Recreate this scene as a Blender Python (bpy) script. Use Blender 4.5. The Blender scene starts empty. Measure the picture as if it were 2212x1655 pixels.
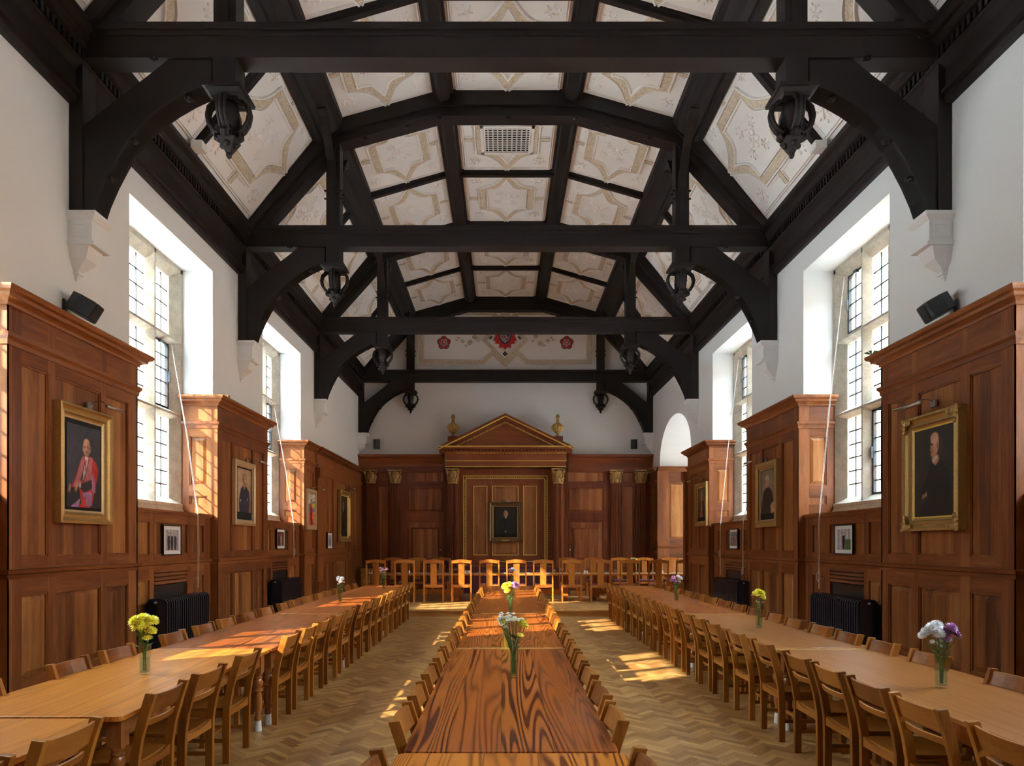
import bpy, bmesh, math, random
import numpy as np
from mathutils import Vector, Matrix
random.seed(7)
SC = bpy.context.scene
COL = SC.collection
PI = math.pi

# ---------------------------------------------------------------- camera, world, sun, exposure
cd = bpy.data.cameras.new('camera')
cam = bpy.data.objects.new('camera', cd)
COL.objects.link(cam)
cam.location = (0, 0, 1.8)
cam.rotation_euler = (PI / 2, 0, 0)
cd.sensor_width = 36.0
cd.lens = 36.0 * 1475 / 2212
cd.shift_x = (1106 - 1087) / 2212
cd.shift_y = (1174 - 827.5) / 2212
cd.clip_start = 0.05
cd.clip_end = 300
SC.camera = cam
SC.view_settings.view_transform = 'Standard'
SC.view_settings.look = 'None'
SC.view_settings.gamma = 1.0
SC.view_settings.use_curve_mapping = False
SC.view_settings.exposure = 0.78
SC.cycles.max_bounces = 10
SC.cycles.diffuse_bounces = 6
SC.cycles.transparent_max_bounces = 12
SC.cycles.sample_clamp_indirect = 8.0
SC.cycles.caustics_reflective = False
SC.cycles.caustics_refractive = False

world = bpy.data.worlds.new('world')
SC.world = world
world.use_nodes = True
wn = world.node_tree.nodes
wl = world.node_tree.links
wn.clear()
wo = wn.new('ShaderNodeOutputWorld')
wb = wn.new('ShaderNodeBackground')
wtc = wn.new('ShaderNodeTexCoord')
wsep = wn.new('ShaderNodeSeparateXYZ')
wramp = wn.new('ShaderNodeValToRGB')
wl.new(wtc.outputs['Generated'], wsep.inputs[0])
wl.new(wsep.outputs['Z'], wramp.inputs[0])
# low sky dimmed so the leaded panes do not blow out, bright above
cr = wramp.color_ramp
cr.elements[0].position = 0.0
cr.elements[0].color = (0.075, 0.082, 0.085, 1)
cr.elements[1].position = 0.30
cr.elements[1].color = (0.12, 0.14, 0.155, 1)
for p_, c_ in ((0.44, (0.90, 1.00, 1.10)), (0.65, (1.40, 1.62, 1.85)), (1.0, (1.35, 1.65, 2.0))):
    e = cr.elements.new(p_)
    e.color = (*c_, 1)
wb.inputs['Strength'].default_value = 19.0
wl.new(wramp.outputs[0], wb.inputs['Color'])
wl.new(wb.outputs[0], wo.inputs['Surface'])

sd = bpy.data.lights.new('sun', 'SUN')
sun = bpy.data.objects.new('sun', sd)
COL.objects.link(sun)
sd.energy = 20.0
sd.angle = math.radians(0.9)
sd.color = (1.0, 0.88, 0.70)
sun.rotation_euler = Vector((1.0, 0.60, -0.77)).to_track_quat('-Z', 'Y').to_euler()
sun.location = (-20, -10, 20)

# hall axis offset and the plan of the hall (u = distance from the hall's centre line)
CX = 0.084
WU = 5.1          # wall face
GU = 5.68         # glass plane
PU = 5.004        # panelled pier face
AU = 5.124        # panelled apron face under the windows
WINS = [(-0.95, 1.70), (4.12, 6.80), (9.16, 11.79), (14.23, 16.90)]
HAS = lambda s, i: not (s < 0 and i == 0)     # rearmost left bay closed, out of view, to keep its sun off the tables
YB = 23.9         # back wall face
YR = -5.0         # rear wall face
ZSILL, ZHEAD = 2.42, 6.50

for sgn in (-1, 1):
    for i_, (a, b) in enumerate(WINS):
        if not HAS(sgn, i_): continue
        ld = bpy.data.lights.new('window_portal', 'AREA')
        lo = bpy.data.objects.new('window_portal', ld)
        COL.objects.link(lo)
        ld.shape = 'RECTANGLE'
        ld.size = 4.0
        ld.size_y = b - a
        ld.cycles.is_portal = True
        lo.location = (CX + sgn * 5.86, (a + b) / 2, (ZSILL + ZHEAD) / 2)
        lo.rotation_euler = (0, sgn * PI / 2, 0)

for (px_, py_, pz_, sx_, sy_, rot_) in ((CX + 7.2, 20.7, 3.2, 4.2, 3.4, (0, PI / 2, 0)),):
    ld = bpy.data.lights.new('window_portal', 'AREA')
    lo = bpy.data.objects.new('window_portal', ld)
    COL.objects.link(lo)
    ld.shape = 'RECTANGLE'
    ld.size = sx_; ld.size_y = sy_
    ld.cycles.is_portal = True
    lo.location = (px_, py_, pz_)
    lo.rotation_euler = rot_

# ---------------------------------------------------------------- material helpers
class NT:
    def __init__(s, name):
        s.m = bpy.data.materials.new(name)
        s.m.use_nodes = True
        s.n = s.m.node_tree.nodes
        s.l = s.m.node_tree.links
        s.bs = s.n['Principled BSDF']
        s.out = s.n['Material Output']
    def new(s, t, **kw):
        x = s.n.new(t)
        for k, v in kw.items(): setattr(x, k, v)
        return x
    def put(s, sock, v):
        if isinstance(v, bpy.types.NodeSocket): s.l.new(v, sock)
        elif v is not None: sock.default_value = v
    def M(s, op, a, b=None, c=None):
        x = s.new('ShaderNodeMath', operation=op)
        s.put(x.inputs[0], a); s.put(x.inputs[1], b)
        if c is not None: s.put(x.inputs[2], c)
        return x.outputs[0]
    def V(s, op, a, b=None):
        x = s.new('ShaderNodeVectorMath', operation=op)
        s.put(x.inputs[0], a); s.put(x.inputs[1], b)
        return x.outputs[0]
    def xyz(s, v):
        x = s.new('ShaderNodeSeparateXYZ'); s.l.new(v, x.inputs[0]); return x.outputs
    def comb(s, a, b, c):
        x = s.new('ShaderNodeCombineXYZ')
        s.put(x.inputs[0], a); s.put(x.inputs[1], b); s.put(x.inputs[2], c)
        return x.outputs[0]
    def obj(s):
        return s.new('ShaderNodeTexCoord').outputs['Object']
    def rnd(s):
        return s.new('ShaderNodeObjectInfo').outputs['Random']
    def noise(s, vec, scale, detail=3, rough=0.55, dist=0.0):
        x = s.new('ShaderNodeTexNoise')
        s.put(x.inputs['Vector'], vec)
        x.inputs['Scale'].default_value = scale
        x.inputs['Detail'].default_value = detail
        x.inputs['Roughness'].default_value = rough
        x.inputs['Distortion'].default_value = dist
        return x.outputs['Fac']
    def white(s, vec):
        x = s.new('ShaderNodeTexWhiteNoise'); s.put(x.inputs['Vector'], vec); return x.outputs['Value']
    def ramp(s, fac, stops):
        x = s.new('ShaderNodeValToRGB')
        el = x.color_ramp.elements
        while len(el) < len(stops): el.new(0.5)
        for e_, (p, c) in zip(el, stops):
            e_.position = p; e_.color = (*c, 1)
        s.put(x.inputs[0], fac)
        return x.outputs[0]
    def mix(s, f, a, b, mode='MIX'):
        x = s.new('ShaderNodeMix', data_type='RGBA', blend_type=mode)
        s.put(x.inputs[0], f)
        s.put(x.inputs[6], (*a, 1) if isinstance(a, tuple) else a)
        s.put(x.inputs[7], (*b, 1) if isinstance(b, tuple) else b)
        return x.outputs[2]
    def bump(s, h, st, dist=0.01):
        x = s.new('ShaderNodeBump')
        x.inputs['Strength'].default_value = st
        x.inputs['Distance'].default_value = dist
        s.put(x.inputs['Height'], h)
        s.l.new(x.outputs[0], s.bs.inputs['Normal'])
    def fin(s, col=None, rough=None, metal=None, coat=None, spec=None, coatr=0.1):
        if col is not None: s.put(s.bs.inputs['Base Color'], (*col, 1) if isinstance(col, tuple) else col)
        if rough is not None: s.put(s.bs.inputs['Roughness'], rough)
        if metal is not None: s.put(s.bs.inputs['Metallic'], metal)
        if coat is not None:
            s.bs.inputs['Coat Weight'].default_value = coat
            s.bs.inputs['Coat Roughness'].default_value = coatr
        if spec is not None: s.bs.inputs['Specular IOR Level'].default_value = spec
        return s.m

def plain(name, col, rough=0.5, metal=0.0, coat=None, var=0.06, scale=8.0):
    t = NT(name)
    n = t.noise(t.obj(), scale, 3)
    c = t.mix(n, tuple(x * (1 - var) for x in col), tuple(min(1, x * (1 + var)) for x in col))
    return t.fin(c, rough, metal, coat)

def wood(name, dark, mid, light, axis=2, rough=0.42, coat=0.08, strip=0.14, amt=0.5, fine=1.0, medul=0.3):
    """streaky hardwood: grain along axis, board-to-board and object-to-object variation"""
    t = NT(name)
    o = t.V('ADD', t.obj(), t.comb(t.M('MULTIPLY', t.rnd(), 31.7), t.M('MULTIPLY', t.rnd(), 17.3), t.M('MULTIPLY', t.rnd(), 11.1)))
    x, y, z = t.xyz(o)
    c = [x, y, z]
    along = c[axis]
    oth = [c[i] for i in range(3) if i != axis]
    across = t.M('ADD', oth[0], oth[1])
    sc = [1.0, 1.0, 1.0]; sc[axis] = 0.07
    v1 = t.V('MULTIPLY', o, tuple(sc))
    n1 = t.noise(v1, 9.0, 3, 0.6, 0.6)
    n2 = t.noise(v1, 85.0 * fine, 2, 0.5)
    sc2 = [1.0, 1.0, 1.0]; sc2[axis] = 0.35
    n3 = t.noise(t.V('MULTIPLY', o, tuple(sc2)), 2.2, 3, 0.6)
    bd = t.white(t.comb(t.M('FLOOR', t.M('DIVIDE', across, strip)), t.M('MULTIPLY', t.rnd(), 97.0), 0.0)) if strip else t.rnd()
    f = t.M('ADD', t.M('MULTIPLY', n1, 0.55), t.M('MULTIPLY', n2, 0.25))
    f = t.M('ADD', f, t.M('MULTIPLY', n3, 0.30))
    f = t.M('ADD', f, t.M('MULTIPLY', t.M('SUBTRACT', bd, 0.5), 0.32 * amt))
    f = t.M('ADD', f, t.M('MULTIPLY', t.M('SUBTRACT', t.rnd(), 0.5), 0.22 * amt))
    col = t.ramp(f, [(0.28, dark), (0.52, mid), (0.80, light)])
    t.bump(n2, 0.12, 0.002)
    return t.fin(col, t.M('ADD', rough - 0.06, t.M('MULTIPLY', n1, 0.15)), 0.0, coat, spec=0.35)

def pine(name, dark, mid, light, axis=1, rough=0.32, coat=0.22, bands=62.0, board=0.27, contrast=1.0):
    """old pine boards with cathedral growth rings"""
    t = NT(name)
    o = t.obj()
    x, y, z = t.xyz(o)
    c = [x, y, z]
    oth = [c[i] for i in range(3) if i != axis]
    across = oth[0] if axis != 2 else t.M('ADD', x, y)
    bi = t.M('FLOOR', t.M('DIVIDE', t.M('ADD', across, t.M('MULTIPLY', t.rnd(), 0.3)), board))
    bw = t.white(t.comb(bi, t.M('MULTIPLY', t.rnd(), 91.0), 3.0))
    p = t.comb(t.M('ADD', t.M('MULTIPLY', across, 3.6), t.M('MULTIPLY', bw, 33.0)), t.M('ADD', t.M('MULTIPLY', c[axis], 0.19), t.M('MULTIPLY', bw, 19.0)), t.M('MULTIPLY', z, 2.0))
    n = t.noise(p, 1.0, 1.6, 0.40, 0.15)
    r = t.M('SINE', t.M('MULTIPLY', n, bands * 2 * PI * 0.5))
    r = t.M('POWER', t.M('ADD', t.M('MULTIPLY', r, 0.5), 0.5), 2.2)
    fine = t.noise(t.comb(t.M('MULTIPLY', across, 1.0), t.M('MULTIPLY', c[axis], 0.03), t.M('MULTIPLY', z, 1.0)), 240.0, 2)
    blot = t.noise(t.V('MULTIPLY', o, (1.0, 0.5, 1.0)), 3.0, 3)
    base = t.mix(t.M('ADD', t.M('MULTIPLY', blot, 0.6), t.M('MULTIPLY', bw, 0.4)), mid, light)
    f = t.M('MULTIPLY', r, t.M('ADD', 0.25 * contrast, t.M('MULTIPLY', t.M('POWER', t.noise(p, 0.8, 1), 2.0), 2.2 * contrast)))
    f = t.M('MINIMUM', t.M('ADD', f, t.M('MULTIPLY', fine, 0.22)), 1.0)
    col = t.mix(f, base, dark)
    fr = t.M('FRACT', t.M('DIVIDE', t.M('ADD', across, t.M('MULTIPLY', t.rnd(), 0.3)), board))
    gap = t.M('LESS_THAN', t.M('ABSOLUTE', t.M('SUBTRACT', fr, 0.5)), 0.495)
    col = t.mix(gap, tuple(v * 0.35 for v in dark), col)
    t.bump(t.noise(o, 14.0, 2), 0.06, 0.004)
    return t.fin(col, t.M('ADD', rough - 0.05, t.M('MULTIPLY', blot, 0.12)), 0.0, coat, spec=0.32, coatr=0.08)

def floor_mat():
    t = NT('oak_herringbone_parquet')
    x, y, z = t.xyz(t.obj())
    w, n = 0.064, 4
    k = 1 / (math.sqrt(2) * w)
    a = t.M('MULTIPLY', t.M('ADD', x, y), k)
    b = t.M('MULTIPLY', t.M('SUBTRACT', y, x), k)
    i = t.M('FLOOR', a); j = t.M('FLOOR', b)
    q = t.M('FLOORED_MODULO', t.M('SUBTRACT', i, j), 2.0 * n)
    hor = t.M('LESS_THAN', q, n - 0.5)
    ih = t.M('SUBTRACT', i, q)
    m = t.M('SUBTRACT', 2.0 * n - 1, q)
    jv = t.M('SUBTRACT', j, m)
    def sel(u, v): return t.M('ADD', t.M('MULTIPLY', hor, u), t.M('MULTIPLY', t.M('SUBTRACT', 1.0, hor), v))
    idx = sel(ih, i); idy = sel(j, jv)
    rn = t.white(t.comb(idx, idy, t.M('MULTIPLY', hor, 7.0)))
    rn2 = t.white(t.comb(idy, idx, t.M('ADD', t.M('MULTIPLY', hor, 5.0), 3.0)))
    fa = t.M('SUBTRACT', a, i); fb = t.M('SUBTRACT', b, j)
    u = sel(t.M('ADD', fa, q), t.M('ADD', fb, m))       # along the block 0..4
    v = sel(fb, fa)                                     # across 0..1
    ed = t.M('MINIMUM', t.M('MINIMUM', v, t.M('SUBTRACT', 1.0, v)), t.M('MINIMUM', u, t.M('SUBTRACT', float(n), u)))
    gap = t.M('LESS_THAN', ed, 0.022)
    g = t.noise(t.comb(t.M('ADD', t.M('MULTIPLY', u, 0.35), t.M('MULTIPLY', rn, 50.0)), t.M('MULTIPLY', v, 7.0), t.M('MULTIPLY', rn2, 30.0)), 2.0, 3)
    wear = t.noise(t.obj(), 0.7, 3)
    f = t.M('ADD', t.M('MULTIPLY', rn, 0.55), t.M('MULTIPLY', g, 0.35))
    f = t.M('ADD', f, t.M('MULTIPLY', wear, 0.15))
    col = t.ramp(f, [(0.12, (0.215, 0.092, 0.026)), (0.5, (0.39, 0.198, 0.062)), (0.75, (0.51, 0.285, 0.098)), (0.97, (0.69, 0.44, 0.185))])
    col = t.mix(gap, col, (0.10, 0.05, 0.022))
    t.bump(t.M('SUBTRACT', g, t.M('MULTIPLY', gap, 1.0)), 0.10, 0.003)
    return t.fin(col, t.M('ADD', 0.30, t.M('MULTIPLY', wear, 0.16)), 0.0, 0.15, coatr=0.25)

def glass_mat(name, col, gl=0.08, tint=False):
    t = NT(name)
    tr = t.new('ShaderNodeBsdfTransparent')
    gs = t.new('ShaderNodeBsdfGlossy')
    gs.inputs['Roughness'].default_value = 0.05
    mx = t.new('ShaderNodeMixShader')
    if tint:
        x, y, z = t.xyz(t.obj())
        cell = t.white(t.comb(t.M('FLOOR', t.M('DIVIDE', y, 0.2)), t.M('FLOOR', t.M('DIVIDE', z, 0.235)), 1.0))
        c = t.ramp(cell, [(0.0, (0.80, 0.90, 0.86)), (0.3, (0.90, 0.95, 0.96)), (0.6, (0.96, 0.93, 0.84)), (0.85, (0.97, 0.90, 0.86)), (1.0, (0.86, 0.92, 0.97))])
        t.l.new(c, tr.inputs['Color'])
    else:
        tr.inputs['Color'].default_value = (*col, 1)
    lw = t.new('ShaderNodeLayerWeight')
    t.l.new(t.M('ADD', t.M('MULTIPLY', t.M('POWER', lw.outputs['Facing'], 3.0), 0.5), gl * 0.12), mx.inputs[0])
    t.l.new(tr.outputs[0], mx.inputs[1]); t.l.new(gs.outputs[0], mx.inputs[2])
    t.l.new(mx.outputs[0], t.out.inputs['Surface'])
    return t.m

M = {}
OD, OM, OL = (0.075, 0.018, 0.005), (0.20, 0.058, 0.014), (0.37, 0.140, 0.040)
M['oak_z'] = wood('oak_panelling', OD, OM, OL, 2)
M['oak_y'] = wood('oak_rail_lengthwise', OD, OM, OL, 1, strip=0)
M['oak_x'] = wood('oak_rail_crosswise', OD, OM, OL, 0, strip=0)
M['panel_z'] = wood('oak_panel_boards', (0.070, 0.018, 0.005), (0.22, 0.070, 0.016), (0.45, 0.190, 0.052), 2, amt=0.75, strip=0.17)
MD = (0.085, 0.018, 0.007), (0.19, 0.046, 0.015), (0.32, 0.100, 0.032)
M['mah_z'] = wood('dark_red_oak', *MD, 2, rough=0.42, strip=0)
M['mah_x'] = wood('dark_red_oak_crosswise', *MD, 0, rough=0.42, strip=0)
M['mahpanel'] = wood('dark_red_oak_boards', (0.12, 0.030, 0.010), (0.31, 0.100, 0.032), (0.48, 0.195, 0.068), 2, rough=0.42, strip=0.15, amt=0.9)
M['warmpanel'] = wood('warm_centre_boards', (0.15, 0.045, 0.014), (0.36, 0.14, 0.045), (0.55, 0.27, 0.10), 2, rough=0.42, strip=0.15, amt=0.9)
for ax, nm in ((0, 'x'), (1, 'y'), (2, 'z')):
    M['beam_' + nm] = wood('black_brown_roof_timber_' + nm, (0.0050, 0.0024, 0.0021), (0.0090, 0.0048, 0.0042), (0.019, 0.0105, 0.009), ax, rough=0.55, coat=0.0, strip=0)
M['chair'] = wood('beech_chair_wood', (0.12, 0.034, 0.005), (0.27, 0.092, 0.011), (0.41, 0.165, 0.027), 2, rough=0.38, coat=0.1, strip=0, amt=0.6)
M['chair_rail'] = wood('beech_chair_rail_wood', (0.12, 0.032, 0.005), (0.25, 0.080, 0.010), (0.37, 0.140, 0.024), 0, rough=0.36, coat=0.12, strip=0, amt=0.6)
M['highchair'] = wood('orange_oak_chair_wood', (0.22, 0.060, 0.010), (0.42, 0.135, 0.020), (0.56, 0.22, 0.04), 2, rough=0.38, coat=0.1, strip=0)
M['pine_c'] = pine('red_pine_tabletop', (0.070, 0.011, 0.003), (0.30, 0.070, 0.010), (0.44, 0.130, 0.020), contrast=1.0)
M['pine_o'] = pine('orange_pine_tabletop', (0.13, 0.026, 0.005), (0.50, 0.150, 0.018), (0.62, 0.225, 0.032), contrast=0.9)
M['pine_l'] = pine('honey_pine_tabletop', (0.20, 0.055, 0.008), (0.50, 0.165, 0.020), (0.62, 0.240, 0.036), contrast=0.5, board=0.38, bands=50)
M['pine_r'] = pine('brown_pine_tabletop', (0.17, 0.055, 0.013), (0.30, 0.105, 0.022), (0.38, 0.150, 0.036), contrast=0.5, board=0.30, bands=50)
M['pine_leg'] = wood('varnished_pine_leg', (0.12, 0.030, 0.008), (0.28, 0.090, 0.022), (0.40, 0.16, 0.045), 2, rough=0.22, coat=0.5, strip=0)
M['pine_end'] = wood('pale_pine_end_board', (0.25, 0.10, 0.025), (0.42, 0.19, 0.05), (0.52, 0.27, 0.08), 0, rough=0.25, coat=0.4, strip=0)
M['floor'] = floor_mat()
def wallpaint(name, col):
    t = NT(name)
    n = t.noise(t.obj(), 1.3, 4)
    c = t.mix(n, tuple(v * 0.97 for v in col), col)
    t.bump(t.noise(t.obj(), 30.0, 3), 0.05, 0.004)
    return t.fin(c, 0.8)
M['white'] = wallpaint('white_wall_paint', (0.80, 0.835, 0.86))
M['plaster'] = wallpaint('ceiling_plaster', (0.88, 0.88, 0.88))
M['cream'] = plain('cream_relief_plaster', (0.90, 0.89, 0.88), 0.7)
def strap():
    t = NT('ochre_strapwork_plaster')
    n = t.noise(t.obj(), 22.0, 3, 0.6, 1.2)
    c = t.ramp(n, [(0.35, (0.46, 0.37, 0.26)), (0.6, (0.70, 0.61, 0.48))])
    t.bump(n, 0.5, 0.01)
    return t.fin(c, 0.8)
M['strap'] = strap()
def stone():
    t = NT('window_limestone')
    n = t.noise(t.obj(), 5.0, 5, 0.65); n2 = t.noise(t.obj(), 40.0, 3)
    c = t.ramp(t.M('ADD', t.M('MULTIPLY', n, 0.75), t.M('MULTIPLY', n2, 0.25)), [(0.3, (0.30, 0.265, 0.21)), (0.55, (0.46, 0.42, 0.345)), (0.8, (0.60, 0.56, 0.48))])
    t.bump(n2, 0.15, 0.004)
    return t.fin(c, 0.85)
M['stone'] = stone()
M['glass'] = glass_mat('leaded_window_glass', (1, 1, 1), tint=True)
M['vase'] = glass_mat('clear_vase_glass', (0.90, 0.965, 0.95), gl=0.5)
M['water'] = glass_mat('vase_water', (0.86, 0.95, 0.95), gl=0.3)
M['lead'] = plain('lead_came', (0.03, 0.032, 0.036), 0.5)
M['iron'] = plain('black_iron', (0.012, 0.016, 0.022), 0.35)
M['rad'] = plain('blue_black_radiator_enamel', (0.008, 0.018, 0.036), 0.25, 0.0, 0.5)
M['gold'] = plain('gilding', (0.92, 0.62, 0.14), 0.45, 0.35, var=0.2, scale=40)
M['oldgold'] = plain('aged_gilt_frame', (0.50, 0.33, 0.12), 0.42, 0.65, var=0.35, scale=55)
M['palegold'] = plain('pale_gilt_frame', (0.66, 0.50, 0.29), 0.42, 0.5, var=0.25, scale=40)
M['darkgold'] = plain('dark_gilt_frame', (0.20, 0.13, 0.06), 0.45, 0.5, var=0.4, scale=60)
M['capital'] = plain('bronzed_gilt_carving', (0.46, 0.28, 0.10), 0.45, 0.25, var=0.4, scale=30)
M['brass'] = plain('brass', (0.70, 0.50, 0.22), 0.3, 0.9)
M['steel'] = plain('nickel_picture_light', (0.45, 0.42, 0.40), 0.3, 0.9)
M['black'] = plain('black_plastic', (0.012, 0.013, 0.016), 0.45)
M['cord'] = plain('white_cord', (0.75, 0.75, 0.72), 0.6)
M['paper'] = plain('white_mount_board', (0.85, 0.86, 0.88), 0.6, var=0.02)
M['ceramic'] = plain('white_ceramic', (0.85, 0.85, 0.84), 0.25, coat=0.3, var=0.02)
M['cup'] = plain('white_plastic_cup', (0.72, 0.73, 0.70), 0.4)
M['maroon'] = plain('maroon_upholstery', (0.10, 0.018, 0.030), 0.7, var=0.25, scale=60)
M['red'] = plain('red_paint', (0.50, 0.02, 0.02), 0.5)
M['green'] = plain('flower_green', (0.055, 0.17, 0.03), 0.5, var=0.4, scale=30)
M['leaf'] = plain('leaf_green', (0.035, 0.12, 0.03), 0.5, var=0.4, scale=20)
M['yellow'] = plain('yellow_petals', (0.98, 0.87, 0.11), 0.5, var=0.12, scale=50)
M['lilac'] = plain('lilac_petals', (0.52, 0.28, 0.56), 0.5, var=0.2, scale=50)
M['petal'] = plain('white_petals', (0.84, 0.84, 0.86), 0.5, var=0.05, scale=50)
M['pink'] = plain('pink_petals', (0.80, 0.45, 0.60), 0.5, var=0.2, scale=50)
M['coral'] = plain('coral_petals', (0.85, 0.22, 0.18), 0.5, var=0.2, scale=50)
M['silver'] = plain('silver_grey_paint', (0.33, 0.35, 0.38), 0.5)
M['bounce_ground'] = plain('pale_bounce_ground', (0.60, 0.60, 0.60), 0.9, var=0.1, scale=0.5)  # unseen ground, kept pale to throw sunlight up at the ceiling
M['dark_back'] = plain('dark_backing_sheet', (0.01, 0.01, 0.01), 0.9)
def brick():
    t = NT('pale_red_brickwork')
    b = t.new('ShaderNodeTexBrick')
    x, y, z = t.xyz(t.obj())
    t.l.new(t.comb(y, z, 0.0), b.inputs['Vector'])
    b.inputs['Scale'].default_value = 3.0
    b.inputs['Color1'].default_value = (0.36, 0.24, 0.19, 1)
    b.inputs['Color2'].default_value = (0.42, 0.31, 0.25, 1)
    b.inputs['Mortar'].default_value = (0.4, 0.37, 0.33, 1)
    return t.fin(b.outputs['Color'], 0.9)
M['brick'] = brick()
def vcol():
    t = NT('painted_canvas')
    a = t.new('ShaderNodeAttribute'); a.attribute_name = 'Col'
    return t.fin(a.outputs['Color'], 0.45, 0.0, 0.1)
M['canvas'] = vcol()

# ---------------------------------------------------------------- mesh helpers
class MB:
    def __init__(s, T=None):
        s.v = []; s.f = []; s.mi = []; s.T = T
    def add(s, vs, fs, mi=0):
        n = len(s.v)
        if s.T: vs = [s.T(*p) for p in vs]
        s.v += [tuple(p) for p in vs]
        s.f += [tuple(i + n for i in f) for f in fs]
        s.mi += [mi] * len(fs)
        return s
    def box(s, x0, x1, y0, y1, z0, z1, mi=0):
        vs = [(x, y, z) for x in (x0, x1) for y in (y0, y1) for z in (z0, z1)]
        return s.add(vs, [(0, 1, 3, 2), (4, 6, 7, 5), (0, 4, 5, 1), (2, 3, 7, 6), (0, 2, 6, 4), (1, 5, 7, 3)], mi)
    def frus(s, x0, x1, z0, z1, y0, y1, ins, mi=0):
        """raised field: rectangle at y0 tapering by ins to y1 (a,d,z coordinates)"""
        vs = [(x0, y0, z0), (x1, y0, z0), (x1, y0, z1), (x0, y0, z1), (x0 + ins, y1, z0 + ins), (x1 - ins, y1, z0 + ins), (x1 - ins, y1, z1 - ins), (x0 + ins, y1, z1 - ins)]
        return s.add(vs, [(0, 1, 2, 3), (4, 5, 6, 7), (0, 1, 5, 4), (1, 2, 6, 5), (2, 3, 7, 6), (3, 0, 4, 7)], mi)
    def prism(s, poly, axis, lo, hi, mi=0):
        def P(a, b, c): return {'x': (c, a, b), 'y': (a, c, b), 'z': (a, b, c)}[axis]
        n = len(poly)
        vs = [P(a, b, lo) for a, b in poly] + [P(a, b, hi) for a, b in poly]
        fs = [tuple(range(n))[::-1], tuple(range(n, 2 * n))] + [(i, (i + 1) % n, n + (i + 1) % n, n + i) for i in range(n)]
        return s.add(vs, fs, mi)
    def strip(s, pa, pb, axis, lo, hi, mi=0):
        """solid between two equal-length polylines, extruded (no ngons)"""
        def P(a, b, c): return {'x': (c, a, b), 'y': (a, c, b), 'z': (a, b, c)}[axis]
        n = len(pa)
        vs = [P(*p, lo) for p in pa] + [P(*p, lo) for p in pb] + [P(*p, hi) for p in pa] + [P(*p, hi) for p in pb]
        A, B, C, D = 0, n, 2 * n, 3 * n
        fs = []
        for i in range(n - 1):
            fs += [(A + i, A + i + 1, B + i + 1, B + i), (C + i, D + i, D + i + 1, C + i + 1), (A + i, C + i, C + i + 1, A + i + 1), (B + i, B + i + 1, D + i + 1, D + i)]
        fs += [(A, B, D, C), (A + n - 1, C + n - 1, D + n - 1, B + n - 1)]
        return s.add(vs, fs, mi)
    def sweep(s, prof, pts, B, closed=False, mi=0):
        B = Vector(B).normalized(); P = [Vector(p) for p in pts]; n = len(P); k = len(prof); vs = []
        for i in range(n):
            ts = []
            if closed or i > 0: ts.append((P[i] - P[i - 1]).normalized())
            if closed or i < n - 1: ts.append((P[(i + 1) % n] - P[i]).normalized())
            ns = [B.cross(t_).normalized() for t_ in ts]
            m = ns[0] if len(ns) == 1 else (ns[0] + ns[1]) / max(0.25, 1 + ns[0].dot(ns[1]))
            vs += [tuple(P[i] + m * a + B * b) for a, b in prof]
        fs = []
        for i in range(n if closed else n - 1):
            j = (i + 1) % n
            fs += [(i * k + q, i * k + (q + 1) % k, j * k + (q + 1) % k, j * k + q) for q in range(k)]
        if not closed: fs += [tuple(range(k))[::-1], tuple((n - 1) * k + q for q in range(k))]
        return s.add(vs, fs, mi)
    def tube(s, pts, r, seg=8, mi=0):
        P = [Vector(p) for p in pts]; n = len(P); vs = []
        rr = r if isinstance(r, (list, tuple)) else [r] * n
        prev = None
        for i in range(n):
            t_ = (P[min(i + 1, n - 1)] - P[max(i - 1, 0)]).normalized()
            if prev is None:
                a = t_.cross(Vector((0, 0, 1)))
                if a.length < 0.1: a = t_.cross(Vector((1, 0, 0)))
            else: a = prev - t_ * prev.dot(t_)
            a.normalize(); prev = a; b = t_.cross(a)
            vs += [tuple(P[i] + (a * math.cos(2 * PI * q / seg) + b * math.sin(2 * PI * q / seg)) * rr[i]) for q in range(seg)]
        fs = [(i * seg + q, i * seg + (q + 1) % seg, (i + 1) * seg + (q + 1) % seg, (i + 1) * seg + q) for i in range(n - 1) for q in range(seg)]
        fs += [tuple(range(seg))[::-1], tuple((n - 1) * seg + q for q in range(seg))]
        return s.add(vs, fs, mi)
    def lathe(s, prof, c=(0, 0, 0), seg=16, flute=0, fd=0.0, mi=0):
        vs = []; n = len(prof)
        for r, z in prof:
            for q in range(seg):
                a = 2 * PI * q / seg
                rr = r * (1 - fd * (0.5 - 0.5 * math.cos(a * flute))) if flute else r
                vs.append((c[0] + rr * math.cos(a), c[1] + rr * math.sin(a), c[2] + z))
        fs = [(i * seg + q, i * seg + (q + 1) % seg, (i + 1) * seg + (q + 1) % seg, (i + 1) * seg + q) for i in range(n - 1) for q in range(seg)]
        fs += [tuple(range(seg))[::-1], tuple((n - 1) * seg + q for q in range(seg))]
        return s.add(vs, fs, mi)
    def ell(s, c, r, seg=8, ring=5, R=None, mi=0):
        vs = []; c = Vector(c)
        for i in range(1, ring):
            th = PI * i / ring
            for q in range(seg):
                a = 2 * PI * q / seg
                p = Vector((r[0] * math.sin(th) * math.cos(a), r[1] * math.sin(th) * math.sin(a), r[2] * math.cos(th)))
                vs.append(tuple(c + (R @ p if R else p)))
        for zz in (r[2], -r[2]):
            p = Vector((0, 0, zz)); vs.append(tuple(c + (R @ p if R else p)))
        N = len(vs); t_, b = N - 2, N - 1
        fs = [((i) * seg + q, (i + 1) * seg + q, (i + 1) * seg + (q + 1) % seg, i * seg + (q + 1) % seg) for i in range(ring - 2) for q in range(seg)]
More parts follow.
